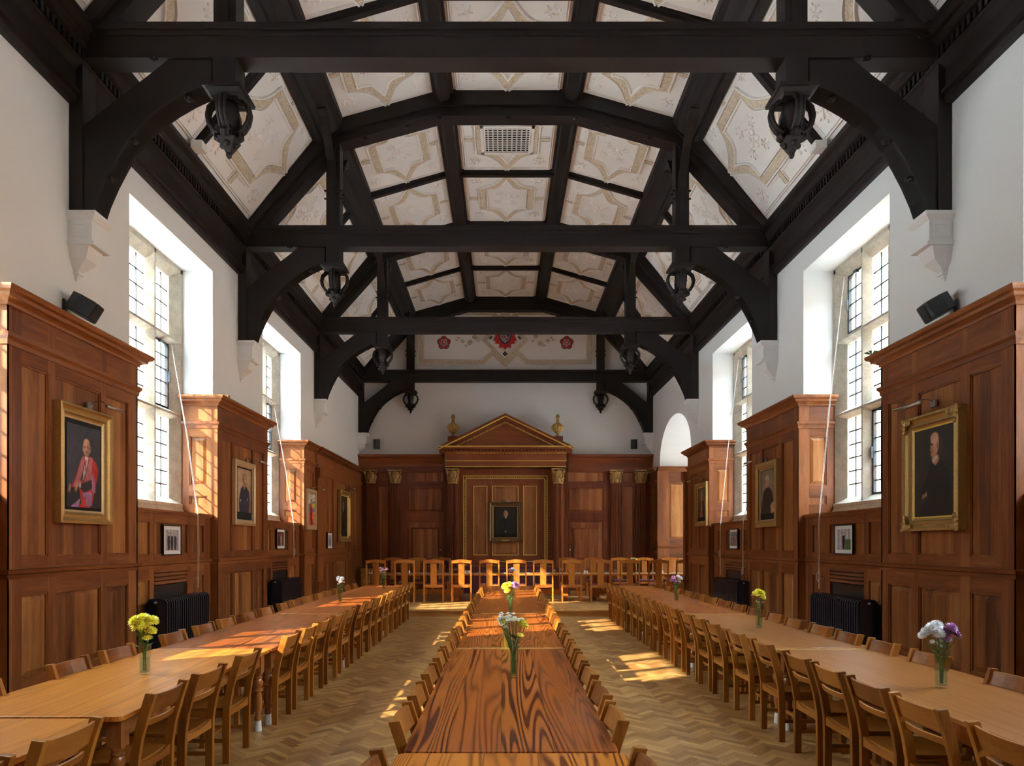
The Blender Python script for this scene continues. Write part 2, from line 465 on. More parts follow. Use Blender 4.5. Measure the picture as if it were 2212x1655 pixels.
        fs += [(t_, q, (q + 1) % seg) for q in range(seg)] + [(b, (ring - 2) * seg + (q + 1) % seg, (ring - 2) * seg + q) for q in range(seg)]
        return s.add(vs, fs, mi)
    def mesh(s, name, smooth=False, bevel=0.0):
        me = bpy.data.meshes.new(name)
        me.from_pydata(s.v, [], s.f)
        me.polygons.foreach_set('material_index', s.mi)
        bm = bmesh.new(); bm.from_mesh(me)
        bmesh.ops.recalc_face_normals(bm, faces=bm.faces)
        if bevel:
            bmesh.ops.remove_doubles(bm, verts=bm.verts, dist=1e-5)
            es = [e_ for e_ in bm.edges if len(e_.link_faces) == 2 and e_.calc_face_angle(0) > 0.6]
            bmesh.ops.bevel(bm, geom=es, offset=bevel, segments=2, affect='EDGES', profile=0.6, clamp_overlap=True)
        bm.to_mesh(me); bm.free()
        if smooth:
            me.polygons.foreach_set('use_smooth', [True] * len(me.polygons))
            if smooth == 'auto':
                me.set_sharp_from_angle(angle=math.radians(38))
        return me
    def build(s, name, mat, parent=None, smooth=False, bevel=0.0):
        me = s.mesh(name, smooth, bevel)
        for m_ in (mat if isinstance(mat, (list, tuple)) else [mat]): me.materials.append(M[m_])
        o = bpy.data.objects.new(name, me); COL.objects.link(o)
        if parent: o.parent = parent
        return o

def tag(o, label=None, cat=None, group=None, kind=None):
    if label: o['label'] = label
    if cat: o['category'] = cat
    if group: o['group'] = group
    if kind: o['kind'] = kind
    return o
def thing(name, label, cat, loc=(0, 0, 0), rz=0.0, group=None):
    o = bpy.data.objects.new(name, None); COL.objects.link(o)
    o.empty_display_size = 0.1
    o.location = loc; o.rotation_euler = (0, 0, rz)
    return tag(o, label, cat, group)
def struct(name, mb, mat, parent=None, **k):
    o = mb.build(name, mat, parent, **k)
    if not parent: o['kind'] = 'structure'
    return o
def keep_world(o, parent):
    """children built in world coordinates under a moved parent"""
    o.parent = parent; o.matrix_parent_inverse = parent_matrix(parent).inverted()
def parent_matrix(p):
    return Matrix.Translation(p.location) @ p.rotation_euler.to_matrix().to_4x4()
def copy_tree(o, parent=None):
    c = o.copy(); COL.objects.link(c)
    if parent is not None: c.parent = parent
    for ch in list(CH.get(o.name, [])) or list(o.children): copy_tree(ch, c)
    return c
CH = {}
ORD = ['first', 'second', 'third', 'fourth', 'fifth', 'sixth', 'seventh', 'eighth', 'ninth', 'tenth', 'eleventh', 'twelfth', 'thirteenth', 'fourteenth', 'fifteenth', 'sixteenth', 'seventeenth', 'eighteenth', 'nineteenth', 'twentieth', 'twenty-first', 'twenty-second', 'twenty-third', 'twenty-fourth', 'twenty-fifth']
SIDE = {-1: 'left', 1: 'right'}
def X(sgn, u): return CX + sgn * u


# ================================================================ SHELL: floor, walls, windows
struct('floor', MB().box(-7.2, 9.0, YR - 0.5, YB + 0.6, -0.1, 0.0), 'floor')
EV = YB + 0.4
def wall_solid(mb, s, u0, u1, y0, y1, z0, z1): mb.box(X(s, u0), X(s, u1), y0, y1, z0, z1)
UO = 5.92
for s in (-1, 1):
    mb = MB()
    top = 8.3
    ends = [YR] + [v for w in WINS for v in w]
    segs = [(YR, WINS[0][0])] + [(WINS[i][1], WINS[i + 1][0]) for i in range(3)]
    if s < 0: segs.append((WINS[0][0], WINS[0][1]))  # unseen solid wall added here to shut out sun
    segs.append((WINS[3][1], EV if s < 0 else 18.83))
    for a, b in segs: wall_solid(mb, s, WU, UO, a, b, -0.05, top)
    for i_, (a, b) in enumerate(WINS):
        if not HAS(s, i_): continue
        wall_solid(mb, s, AU + 0.08, UO, a, b, -0.05, 2.24)
        wall_solid(mb, s, WU, UO, a, b, ZHEAD, top)
    if s > 0:
        n = 28; ya, yb_, zs, zt = 18.83, 22.60, 4.36, 5.70
        arc, lin = [], []
        for i in range(n + 1):
            th = PI * i / n
            arc.append(((ya + yb_) / 2 - (yb_ - ya) / 2 * math.cos(th), zs + (zt - zs) * math.sin(th) ** 0.9))
            lin.append((ya + (yb_ - ya) * i / n, top))
        mb.strip(arc, lin, 'x', X(s, WU), X(s, 7.3))
        wall_solid(mb, s, WU, 7.3, 22.60, EV, -0.05, top)
        wall_solid(mb, s, UO - 0.3, 7.3, 18.4, 18.83, -0.05, top)
        for (a, b, c, d) in ((18.4, 19.1, -0.05, top), (22.4, 23.0, -0.05, top), (19.1, 22.4, -0.05, 1.1), (19.1, 22.4, 5.3, top)):
            wall_solid(mb, s, 7.0, 7.3, a, b, c, d)
    struct('wall_' + SIDE[s], mb, 'white')
struct('wall_back', MB().box(X(-1, 6), X(1, 6), YB, YB + 0.3, -0.05, 11.0), 'white')
struct('wall_front', MB().box(X(-1, 6), X(1, 6), YR - 0.3, YR, -0.05, 11.0), 'white')

WN = [0]
def window(s, y0, y1, u=5.62, zs=ZSILL, zh=ZHEAD, nl=3, trans=(3.98, 5.24), casements=(), vis=True):
    WN[0] += 1
    fr = MB()
    U = lambda d: X(s, u + d)
    side = 0.24
    pj = lambda y, q: [(U(0), y), (U(0), y + q * 0.06), (U(0.12), y + q * side), (U(0.22), y + q * side), (U(0.22), y)]
    for y, q in ((y0, 1), (y1, -1)): fr.prism(pj(y, q), 'z', zs, zh)
    lw = (y1 - y0 - 2 * side - (nl - 1) * 0.15) / nl
    lights = []
    for i in range(nl):
        a = y0 + side + i * (lw + 0.15)
        lights.append((a, a + lw))
        if i: 
            c = a - 0.075
            fr.prism([(U(0), c - 0.018), (U(0), c + 0.018), (U(0.12), c + 0.075), (U(0.2), c + 0.075), (U(0.2), c - 0.075), (U(0.12), c - 0.075)], 'z', zs, zh)
    hz = lambda z, t, b: [(U(0.004), z - 0.018), (U(0.004), z + 0.018), (U(0.12), z + t), (U(0.2), z + t), (U(0.2), z - b), (U(0.12), z - b)]
    for z in trans:
        fr.prism([(p[0], p[1]) for p in hz(z, 0.085, 0.075)], 'y', y0 + 0.02, y1 - 0.02)
    fr.prism([(U(0), zh + 0.0), (U(0), zh - 0.07), (U(0.12), zh - 0.19), (U(0.22), zh - 0.19), (U(0.22), zh)], 'y', y0, y1)
    fr.prism([(U(-0.02), zs), (U(-0.02), zs + 0.05), (U(0.12), zs + 0.15), (U(0.22), zs + 0.15), (U(0.22), zs)], 'y', y0, y1)
    fr.prism([(U(-0.05), zs - 0.18), (U(-0.05), zs - 0.10), (U(0.0), zs + 0.02), (U(0.22), zs + 0.02), (U(0.22), zs - 0.18)], 'y', y0, y1)
    w = struct('window_%d' % WN[0], fr, 'stone')
    gl, ld = MB(), MB()
    zz = [zs + 0.15] + [v for t_ in trans for v in (t_ - 0.075, t_ + 0.085)] + [zh - 0.19]
    rows = [(zz[2 * i], zz[2 * i + 1]) for i in range(len(trans) + 1)]
    for li, (a, b) in enumerate(lights):
        for ri, (c, d) in enumerate(rows):
            gl.box(U(0.155), U(0.160), a, b, c, d)
            nc, nr = 3, max(2, round((d - c) / 0.225))
            for k in range(1, nc): 
                yy = a + (b - a) * k / nc
                ld.box(U(0.149), U(0.166), yy - 0.010, yy + 0.010, c, d)
            for k in range(1, nr):
                z_ = c + (d - c) * k / nr
                ld.box(U(0.148), U(0.167), a, b, z_ - 0.010, z_ + 0.010)
            if (li, ri) in casements:
                cs = MB()
                for (p, q, r, t_) in ((a, a + 0.035, c, d), (b - 0.035, b, c, d), (a, b, c, c + 0.035), (a, b, d - 0.035, d)):
                    cs.box(U(0.125), U(0.175), p, q, r, t_)
                cs.box(U(0.09), U(0.125), b - 0.03, b - 0.015, (c + d) / 2 - 0.09, (c + d) / 2 + 0.09)
                cs.box(U(0.08), U(0.125), (a + b) / 2 - 0.05, (a + b) / 2 + 0.05, d - 0.06, d - 0.01)
                cs.build('casement_frame', 'iron', w)
    gl.build('glazing', 'glass', w)
    ld.build('leading', 'lead', w)
    return w
CAS = {(-1, 2): [(2, 1)], (-1, 3): [(2, 1)], (1, 2): [(2, 2), (1, 0)], (1, 3): [(2, 2)]}
for s in (-1, 1):
    for k, (a, b) in enumerate(WINS):
        if HAS(s, k): window(s, a, b, casements=CAS.get((s, k), ()))
window(1, 19.1, 22.4, u=7.02, zs=1.1, zh=5.3, nl=4, trans=(2.6, 3.95))

# outside: pale unseen ground bouncing sun to the ceiling and a neighbouring brick range
struct('ground_outside', MB().box(-80, -5.95, -60, 90, -0.6, -0.5).box(7.5, 80, -60, 90, -0.6, -0.5), 'bounce_ground')
nb = thing('brick_building', 'pale red brick building seen through the right-hand windows', 'building', (19, 10, -0.5))
mb = MB().box(19, 27, -14, 38, -0.5, 8.5)
o = mb.build('brick_wall', 'brick'); keep_world(o, nb)
o = MB().prism([(18.4, 8.5), (27.6, 8.5), (23, 12.0)], 'y', -14.4, 38.4).build('roof', 'brick'); keep_world(o, nb)
for k in range(9):
    y = -11 + k * 5.6
    o = MB().box(18.92, 19.02, y, y + 1.5, 1.2, 3.4).box(18.92, 19.02, y, y + 1.5, 5.0, 7.0).build('window', 'stone'); keep_world(o, nb)

# ================================================================ PANELLING
def TS(s, u0): return lambda a, d, z: (X(s, u0 - d), a, z)
def TF(y0): return lambda a, d, z: (a, y0 - d, z)
def face(T, a0, a1, z0, z1, ops, parent, mst='oak_z', mra='oak_y', mpa='panel_z', name='panel_frame', th=0.045, bol=0.0):
    """rails and stiles with panels in the openings ops = (a,b,c,d,kind); kind 0 sunk flat, 1 raised and fielded"""
    fr = MB(T)
    A = sorted(set([a0, a1] + [v for o_ in ops for v in o_[:2]]))
    Z = sorted(set([z0, z1] + [v for o_ in ops for v in o_[2:4]]))
    for i in range(len(A) - 1):
        run = None
        for j in range(len(Z) - 1):
            ca, cz = (A[i] + A[i + 1]) / 2, (Z[j] + Z[j + 1]) / 2
            if any(o_[0] < ca < o_[1] and o_[2] < cz < o_[3] for o_ in ops):
                if run: fr.box(A[i], A[i + 1], -th, 0, run[0], run[1], run[2]); run = None
                continue
            rail = 1 if any(o_[0] < ca < o_[1] for o_ in ops) else 0
            run = (run[0] if run else Z[j], Z[j + 1], rail)
        if run: fr.box(A[i], A[i + 1], -th, 0, run[0], run[1], run[2])
    for (a, b, c, d, k) in ops:
        for (p, q, r, t_) in ((a, b, c, c + 0.018), (a, b, d - 0.018, d), (a, a + 0.018, c, d), (b - 0.018, b, c, d)):
            fr.box(p, q, -th, -0.010, r, t_, 0)
        if bol and k != 5:
            for (p, q, r, t_) in ((a - bol, b + bol, c - bol, c + .012), (a - bol, b + bol, d - .012, d + bol), (a - bol, a + .012, c, d), (b - .012, b + bol, c, d)):
                fr.box(p, q, -0.01, 0.024, r, t_, 0)
    f = fr.build(name, [mst, mra], parent)
    for (a, b, c, d, k) in ops:
        p = MB(T)
        if k == 0: p.box(a, b, -th, -0.026, c, d)
        else:
            p.box(a, b, -th, -0.030, c, d)
            m = 0.022
            p.frus(a + m, b - m, c + m, d - m, -0.030, -0.006, min(0.055, (b - a) * 0.2))
        p.build('panel', mpa, parent)
    return f
CORN = [(0, 4.17), (0.018, 4.17), (0.024, 4.20), (0.06, 4.225), (0.09, 4.235), (0.10, 4.27), (0.135, 4.285), (0.15, 4.31), (0.15, 4.335), (0, 4.345)]
ARCH = [(0, 3.78), (0.012, 3.78), (0.016, 3.83), (0.040, 3.86), (0.045, 3.895), (0, 3.90)]
RAIL = [(0, 1.44), (0.010, 1.44), (0.014, 1.48), (0.040, 1.495), (0.045, 1.53), (0, 1.54)]
SKIRT = [(0, 0.0), (0.025, 0.0), (0.025, 0.20), (0.012, 0.23), (0, 0.23)]
def runm(prof, pts, s, parent, name, mat):
    return MB().sweep([(a * s, z) for a, z in prof], [(p[0], p[1], 0) for p in pts], (0, 0, 1)).build(name, mat, parent)
def pier(s, y0, y1, label, cols=None, near=True, far=True, uend=5.62):
    y0 -= 0.03; y1 += 0.03
    t = thing('panelled_pier', label, 'wall panelling', (X(s, PU), (y0 + y1) / 2, 0), 0, 'oak panelled piers between the windows')
    H = []
    L = y1 - y0
    if cols is None:
        f = [(0.085, 0.255), (0.305, 0.655), (0.705, 0.905)]
        if s > 0: f = [(0.085, 0.28), (0.345, 0.66), (0.715, 0.93)][::1]
        cols = [(y0 + L * a, y0 + L * b) for a, b in f]
    ops = [(a, b, 1.66, 3.64, 0) for a, b in cols] + [(a, b, 0.40, 1.27, 1) for a, b in cols]
    def loc(fn, *a, **k):
        n0 = set(COL.objects)
        r = fn(*a, **k)
        return r
    inv = Matrix.Translation(Vector(t.location)).inverted()
    kids = []
    def reg():
        for o_ in t.children: o_.matrix_parent_inverse = inv
    face(TS(s, PU), y0 + 0.001, y1 - 0.001, 0.0, 4.18, ops, t)
    pts = [(X(s, uend), y0), (X(s, PU), y0), (X(s, PU), y1), (X(s, uend), y1)]
    if not near: pts = pts[1:]
    if not far: pts = pts[:-1]
    runm(CORN, pts, s, t, 'cornice', 'oak_y')
    runm(ARCH, pts, s, t, 'architrave_moulding', 'oak_y')
    rp = [(X(s, min(uend, AU)) if p[0] == X(s, uend) else p[0], p[1]) for p in pts]
    runm(RAIL, rp, s, t, 'chair_rail', 'oak_y')
    runm(SKIRT, rp, s, t, 'skirting', 'oak_y')
    for q, yy in ((1, y0), (-1, y1)):
        if (q == 1 and not near) or (q == -1 and not far): continue
        us = sorted([X(s, PU), X(s, uend)])
        oo = sorted([X(s, 5.18), X(s, 5.49)])
        if q == 1: face(TF(yy), us[0], us[1], 0.0, 4.18, [(oo[0], oo[1], 2.80, 3.65, 1), (oo[0], oo[1], 2.47, 2.62, 0)], t, name='return_frame', mra='oak_x', th=0.028)
        else: MB().box(us[0], us[1], yy - 0.028, yy, 0, 4.18).build('return_board', 'oak_z', t)
    MB().box(X(s, PU + 0.04), X(s, uend), y0 + 0.002, y1 - 0.002, 4.25, 4.335).build('cornice_top', 'oak_y', t)
    reg()
    return t
PL = {-1: {0: 'oak panelled pier on the left, behind the camera end of the tables', 1: 'oak panelled pier carrying the portrait of the man in red robes', 2: 'oak panelled pier carrying the portrait of the man in a blue shirt', 3: 'oak panelled pier carrying the small bright picture on the left wall'},
      1: {0: 'oak panelled pier on the right, behind the camera end of the tables', 1: 'oak panelled pier carrying the portrait of the bald man in profile', 2: 'oak panelled pier carrying the portrait of the white-haired man with red ribbon', 3: 'oak panelled pier beside the white arch carrying the robed bishop portrait'}}
for s in (-1, 1):
    pier(s, WINS[0][1] + 0.03, WINS[1][0], PL[s][0])
    pier(s, WINS[1][1], WINS[2][0], PL[s][1])
    pier(s, WINS[2][1], WINS[3][0], PL[s][2])
pier(-1, WINS[3][1], 17.85, PL[-1][3], cols=[(17.12, 17.72)], far=False)
pier(1, WINS[3][1], 18.80, PL[1][3], cols=[(17.12, 17.72), (17.95, 18.55)])

def apron(s, y0, y1, label):
    t = thing('panelled_apron', label, 'wall panelling', (X(s, AU), (y0 + y1) / 2, 0), 0, 'panelling below the windows')
    L = y1 - y0
    c = [(y0 + 0.10, y0 + 0.57), (y0 + 0.70, y0 + 1.73), (y0 + 1.89, y0 + 2.33)]
    y0 += 0.03; y1 -= 0.03
    ops = [(a, b, 1.65, 2.10, 0) for a, b in c] + [(c[0][0], c[0][1], 0.40, 1.27, 1), (c[2][0], c[2][1], 0.40, 1.27, 1)]
    k0 = (c[1][0], c[1][1], 0.0, 1.41, 9)
    T = TS(s, AU)
    # frame with the radiator niche left open
    fr_ops = ops + [k0]
    fr = MB(T)
    A = sorted(set([y0, y1] + [v for o_ in fr_ops for v in o_[:2]])); Z = sorted(set([0.0, 2.24] + [v for o_ in fr_ops for v in o_[2:4]]))
    for i in range(len(A) - 1):
        for j in range(len(Z) - 1):
            ca, cz = (A[i] + A[i + 1]) / 2, (Z[j] + Z[j + 1]) / 2
            if any(o_[0] < ca < o_[1] and o_[2] < cz < o_[3] for o_ in fr_ops): continue
            fr.box(A[i], A[i + 1], -0.045, 0, Z[j], Z[j + 1], 1 if any(o_[0] < ca < o_[1] for o_ in fr_ops) else 0)
    fr.build('panel_frame', ['oak_z', 'oak_y'], t)
    for (a, b, cc, d, k) in ops:
        p = MB(T)
        p.box(a, b, -0.045, -0.026, cc, d)
        if k == 1: p.frus(a + .02, b - .02, cc + .02, d - .02, -0.026, -0.004, 0.05)
        p.build('panel', 'panel_z', t)
    lv = MB(T)
    for i in range(4):
        z = 1.18 + i * 0.058
        lv.add([(c[1][0], -0.03, z), (c[1][1], -0.03, z), (c[1][0], 0.012, z + 0.02), (c[1][1], 0.012, z + 0.02), (c[1][0], -0.01, z + 0.058), (c[1][1], -0.01, z + 0.058)], [(0, 1, 3, 2), (2, 3, 5, 4), (0, 4, 5, 1), (0, 2, 4), (1, 5, 3)])
    lv.build('louvre', 'oak_y', t)
    MB(T).box(c[1][0], c[1][1], -0.07, -0.035, 0.0, 1.18).build('niche_back', 'iron', t)
    MB(T).box(c[1][0], c[1][1], -0.035, 0.0, 1.165, 1.18).build('niche_edge', 'iron', t)
    yy = [(X(s, AU), y0), (X(s, AU), y1)]
    runm(RAIL, yy, s, t, 'chair_rail', 'oak_y')
    MB(T).box(y0, y1, -0.56, 0.02, 2.24, 2.265).box(y0, y1, -0.56, 0.045, 2.265, 2.295).build('window_shelf', 'oak_y', t)
    inv = Matrix.Translation(Vector(t.location)).inverted()
    for o_ in t.children: o_.matrix_parent_inverse = inv
    return t
AL = {0: 'behind the camera', 1: 'beside the camera', 2: 'nearest visible', 3: 'farther'}
for s in (-1, 1):
    for k, (a, b) in enumerate(WINS):
        if k: apron(s, a, b, 'oak panelling with louvre under the %s window on the %s' % (AL[k], SIDE[s]))

def simple_run(s, y0, y1, cols, label, doorcol=None, u=PU):
    t = thing('wall_panelling', label, 'wall panelling', (X(s, u), (y0 + y1) / 2, 0))
    ops = [(a, b, 1.66, 3.64, 0) for a, b in cols] + [(a, b, 0.40, 1.27, 1) for a, b in cols]
    face(TS(s, u), y0, y1, 0.0, 4.18, ops, t)
    pts = [(X(s, u), y0), (X(s, u), y1)]
    for pr, nm in ((CORN, 'cornice'), (ARCH, 'architrave_moulding'), (RAIL, 'chair_rail'), (SKIRT, 'skirting')):
        runm(pr, pts, s, t, nm, 'oak_y')
    MB().box(X(s, u), X(s, WU + .01), y0, y1, 4.25, 4.335).build('cornice_top', 'oak_y', t)
    inv = Matrix.Translation(Vector(t.location)).inverted()
    for o_ in t.children: o_.matrix_parent_inverse = inv
    return t
simple_run(-1, 17.92, 23.55, [(18.55, 19.65), (20.0, 21.2), (21.75, 22.6)], 'oak panelling by the dais on the left, with the gilt framed dark portrait', u=4.97)
# a panelled door in that run
dr = MB(TS(-1, 4.95))
dr.box(21.55, 22.75, -0.02, 0.0, 0.16, 3.66)
DOOR = struct('door_1', dr, 'oak_z')
for (a, b, c, d) in ((21.70, 22.60, 1.75, 3.50), (21.70, 22.60, 0.35, 1.45)):
    MB(TS(-1, 4.95)).frus(a, b, c, d, 0.0, 0.014, 0.05).build('panel', 'panel_z', DOOR)
hm = MB(TS(-1, 4.95)); hm.box(21.60, 21.64, 0, 0.015, 1.30, 1.52); hm.box(21.61, 21.75, 0.03, 0.05, 1.42, 1.445); hm.box(21.61, 21.63, 0.0, 0.05, 1.42, 1.445)
hm.build('door_handle', 'steel', DOOR)
def pilaster(s, y, label, u=4.93):
    t = thing('wall_pilaster', label, 'pilaster', (X(s, u), y, 0))
    T = TS(s, u)
    MB(T).box(y - 0.11, y + 0.11, -0.07, 0.0, 0.9, 3.5).build('shaft', 'oak_z', t)
    MB(T).box(y - 0.17, y + 0.17, -0.07, 0.05, 0.0, 0.75).box(y - 0.20, y + 0.20, -0.07, 0.08, 0.75, 0.80).box(y - 0.15, y + 0.15, -0.07, 0.03, 0.80, 0.90).build('pedestal', 'oak_z', t)
    MB(T).box(y - 0.13, y + 0.13, -0.07, 0.03, 3.5, 3.55).build('neck', 'oak_z', t)
    MB(T).box(y - 0.12, y + 0.12, -0.07, 0.06, 3.55, 3.78).build('scroll_bracket', 'oak_z', t)
    inv = Matrix.Translation(Vector(t.location)).inverted()
    for o_ in t.children: o_.matrix_parent_inverse = inv
pilaster(-1, 17.95, 'slim oak pilaster beside the small bright picture on the left wall')
pilaster(1, 18.92, 'slim oak pilaster at the edge of the arched recess on the right')
# the arched recess: panelled far jamb facing the hall, and the short run to the back wall
t = thing('recess_panelling', 'pale lit panelling on the far side of the arched recess', 'wall panelling', (6.2, 22.57, 0))
x0, x1 = 5.10, 7.15
face(TF(22.57), x0, x1, 0.0, 4.19, [(5.48, 6.08, 1.95, 3.78, 1), (5.48, 6.08, 0.45, 1.35, 1), (6.45, 7.0, 1.95, 3.78, 1)], t, mra='oak_x', th=0.03)
MB().sweep([(-a, z - 0.0) for a, z in CORN], [(x0 - 0.0, 22.57, 0), (x1, 22.57, 0)], (0, 0, 1)).build('cornice', 'oak_x', t)
MB().sweep([(-a, z + 0.2) for a, z in RAIL], [(x0, 22.57, 0), (x1, 22.57, 0)], (0, 0, 1)).build('chair_rail', 'oak_x', t)
for o_ in t.children: o_.matrix_parent_inverse = Matrix.Translation(Vector(t.location)).inverted()
simple_run(1, 22.62, 23.55, [(22.85, 23.3)], 'narrow dark panelling between the arched recess and the back wall', u=4.99)

# dais
ds = MB().box(X(-1, 5.0), X(1, 5.0), 16.80, YB, 0.0, 0.125)
struct('floor_dais', ds, 'floor')
struct('trim_1', MB().box(X(-1, 5.0), X(1, 5.0), 16.78, 16.80, 0.0, 0.13).box(X(-1, 5.0), X(1, 5.0), 16.75, 17.0, 0.125, 0.155), 'pine_end')
struct('floor_dais_top', MB().box(X(-1, 5.0), X(1, 5.0), 17.0, YB, 0.125, 0.155), 'floor')

# ================================================================ ROOF
TY = [8.01, 13.03, 18.23, 23.74]      # truss centres
TYE = [2.95, -2.1]
D = 0.13
def corbel(s, y, label):
    t = thing('wall_corbel', label, 'corbel', (X(s, WU), y, 4.9), 0, 'white plaster corbels under the trusses')
    u = WU
    a = MB()
    def blk(d, hw, z0, z1, d2=None, hw2=None):
        d2 = d if d2 is None else d2; hw2 = hw if hw2 is None else hw2
        xs = [X(s, u), X(s, u - d)]; xt = [X(s, u), X(s, u - d2)]
        a.add([(xs[0], y - hw, z0), (xs[1], y - hw, z0), (xs[1], y + hw, z0), (xs[0], y + hw, z0), (xt[0], y - hw2, z1), (xt[1], y - hw2, z1), (xt[1], y + hw2, z1), (xt[0], y + hw2, z1)],
              [(0, 1, 2, 3), (4, 5, 6, 7), (0, 1, 5, 4), (1, 2, 6, 5), (2, 3, 7, 6), (3, 0, 4, 7)])
    blk(0.34, 0.19, 5.58, 5.62); blk(0.29, 0.155, 5.53, 5.58, 0.34, 0.19)
    blk(0.28, 0.15, 5.28, 5.53)
    blk(0.31, 0.165, 5.24, 5.28); 
    blk(0.05, 0.04, 4.97, 5.02, 0.10, 0.07); blk(0.10, 0.07, 5.02, 5.10, 0.19, 0.115); blk(0.19, 0.115, 5.10, 5.24, 0.24, 0.14)
    blk(0.07, 0.05, 4.94, 4.97); blk(0.01, 0.01, 4.87, 4.94, 0.05, 0.035)
    a.build('bracket', 'white', t)
    for q in (-1, 1):
        xx = sorted([X(s, u - 0.04), X(s, u - 0.24)])
        b = MB(); b.sweep([(0, 0), (0.02, 0), (0.02, 0.01), (0, 0.01)], [(xx[0], y + q * 0.15, 5.33), (xx[1], y + q * 0.15, 5.33), (xx[1], y + q * 0.15, 5.49), (xx[0], y + q * 0.15, 5.49)], (0, q, 0), closed=True)
        b.box(xx[0] + 0.06, xx[1] - 0.06, y + q * 0.15 - 0.006, y + q * 0.15 + 0.006, 5.38, 5.44)
        b.build('sunk_panel_moulding', 'white', t)
    for o_ in t.children: o_.matrix_parent_inverse = Matrix.Translation(Vector(t.location)).inverted()

IN = [(4.82, 5.62), (4.76, 5.80), (4.66, 6.03), (4.55, 6.24), (4.42, 6.45), (4.28, 6.61), (4.12, 6.75), (3.94, 6.88), (3.75, 6.99), (3.60, 7.06), (3.46, 7.11)]
OUT = [(4.98, 5.62), (4.98, 5.95), (4.98, 6.28), (4.98, 6.60), (4.78, 6.76), (4.58, 6.915), (4.40, 7.06), (4.21, 7.20), (3.96, 7.40), (3.70, 7.40), (3.46, 7.40)]
CEIL = [(5.0, 7.72), (3.38, 9.72), (1.25, 10.34)]
CINN = [(4.72, 7.62), (3.16, 9.36), (1.27, 9.88)]
def boss(mb, p, r=0.035):
    mb.ell(p, (r, r, r), 6, 4)
    for k in range(4):
        a = k * PI / 2 + 0.4
        mb.ell((p[0] + r * math.cos(a), p[1] + r * math.sin(a), p[2]), (r * .6, r * .6, r * .55), 5, 4)
def pendant_parts(parent, x, y, z):
    a = MB()
    a.box(x - 0.13, x + 0.13, y - 0.15, y + 0.15, z, 7.41)
    a.build('pendant_block', 'beam_z', parent)
    a = MB()
    a.box(x - 0.225, x + 0.225, y - 0.225, y + 0.225, z - 0.03, z + 0.01)
    for (h, w0, w1, z0, z1) in ((0, 0.20, 0.165, z - 0.03, z - 0.06), (0, 0.165, 0.15, z - 0.06, z - 0.10)):
        a.add([(x - w0, y - w0, z0), (x + w0, y - w0, z0), (x + w0, y + w0, z0), (x - w0, y + w0, z0), (x - w1, y - w1, z1), (x + w1, y - w1, z1), (x + w1, y + w1, z1), (x - w1, y + w1, z1)], [(0, 1, 2, 3), (4, 5, 6, 7), (0, 1, 5, 4), (1, 2, 6, 5), (2, 3, 7, 6), (3, 0, 4, 7)])
    a.build('abacus', 'beam_x', parent)
    a = MB()
    zt = z - 0.08
    core = [(0.10, 0), (0.115, -0.10), (0.085, -0.25), (0.065, -0.36), (0.075, -0.42), (0.05, -0.47)]
    a.lathe(core, (x, y, zt), 8)
    # S-scrolls on the four sides: a fat band swept along a curve in the radial plane
    cv = [(0.08, 0.0), (0.16, -0.02), (0.225, -0.08), (0.245, -0.17), (0.225, -0.26), (0.175, -0.34), (0.12, -0.385), (0.085, -0.36), (0.095, -0.325)]
    cv2 = [(0.07, -0.36), (0.08, -0.42), (0.115, -0.45), (0.145, -0.43), (0.14, -0.395), (0.115, -0.395)]
    for k in range(4):
        c, s_ = (1, 0, -1, 0)[k], (0, 1, 0, -1)[k]
        for crv, th in ((cv, 0.062), (cv2, 0.05)):
            for off in (-1, 0, 1):
                rr = 0.030 if off == 0 else 0.022
                pts = [(x + c * (r + (0.008 if off == 0 else 0)) - s_ * off * th * 0.62, y + s_ * (r + (0.008 if off == 0 else 0)) + c * off * th * 0.62, zt + h) for r, h in crv]
                a.tube(pts, [rr] * len(pts), 6)
    a.build('carved_scrolls', 'beam_z', parent, smooth=True)
    a = MB()
    z0 = zt - 0.45
    w0, w1 = 0.105, 0.03
    a.add([(x - w0, y - w0, z0), (x + w0, y - w0, z0), (x + w0, y + w0, z0), (x - w0, y + w0, z0), (x - w1, y - w1, z0 - 0.16), (x + w1, y - w1, z0 - 0.16), (x + w1, y + w1, z0 - 0.16), (x - w1, y + w1, z0 - 0.16)], [(0, 1, 2, 3), (4, 5, 6, 7), (0, 1, 5, 4), (1, 2, 6, 5), (2, 3, 7, 6), (3, 0, 4, 7)])
    a.ell((x, y, z0 - 0.17), (0.035, 0.035, 0.05), 8, 5)
    for k in range(4):
        a.ell((x + (w0, 0, -w0, 0)[k] * .7, y + (0, w0, 0, -w0)[k] * .7, z0 - 0.07), (0.04, 0.04, 0.035), 6, 4)
    a.build('drop_finial', 'beam_z', parent, bevel=0.006)

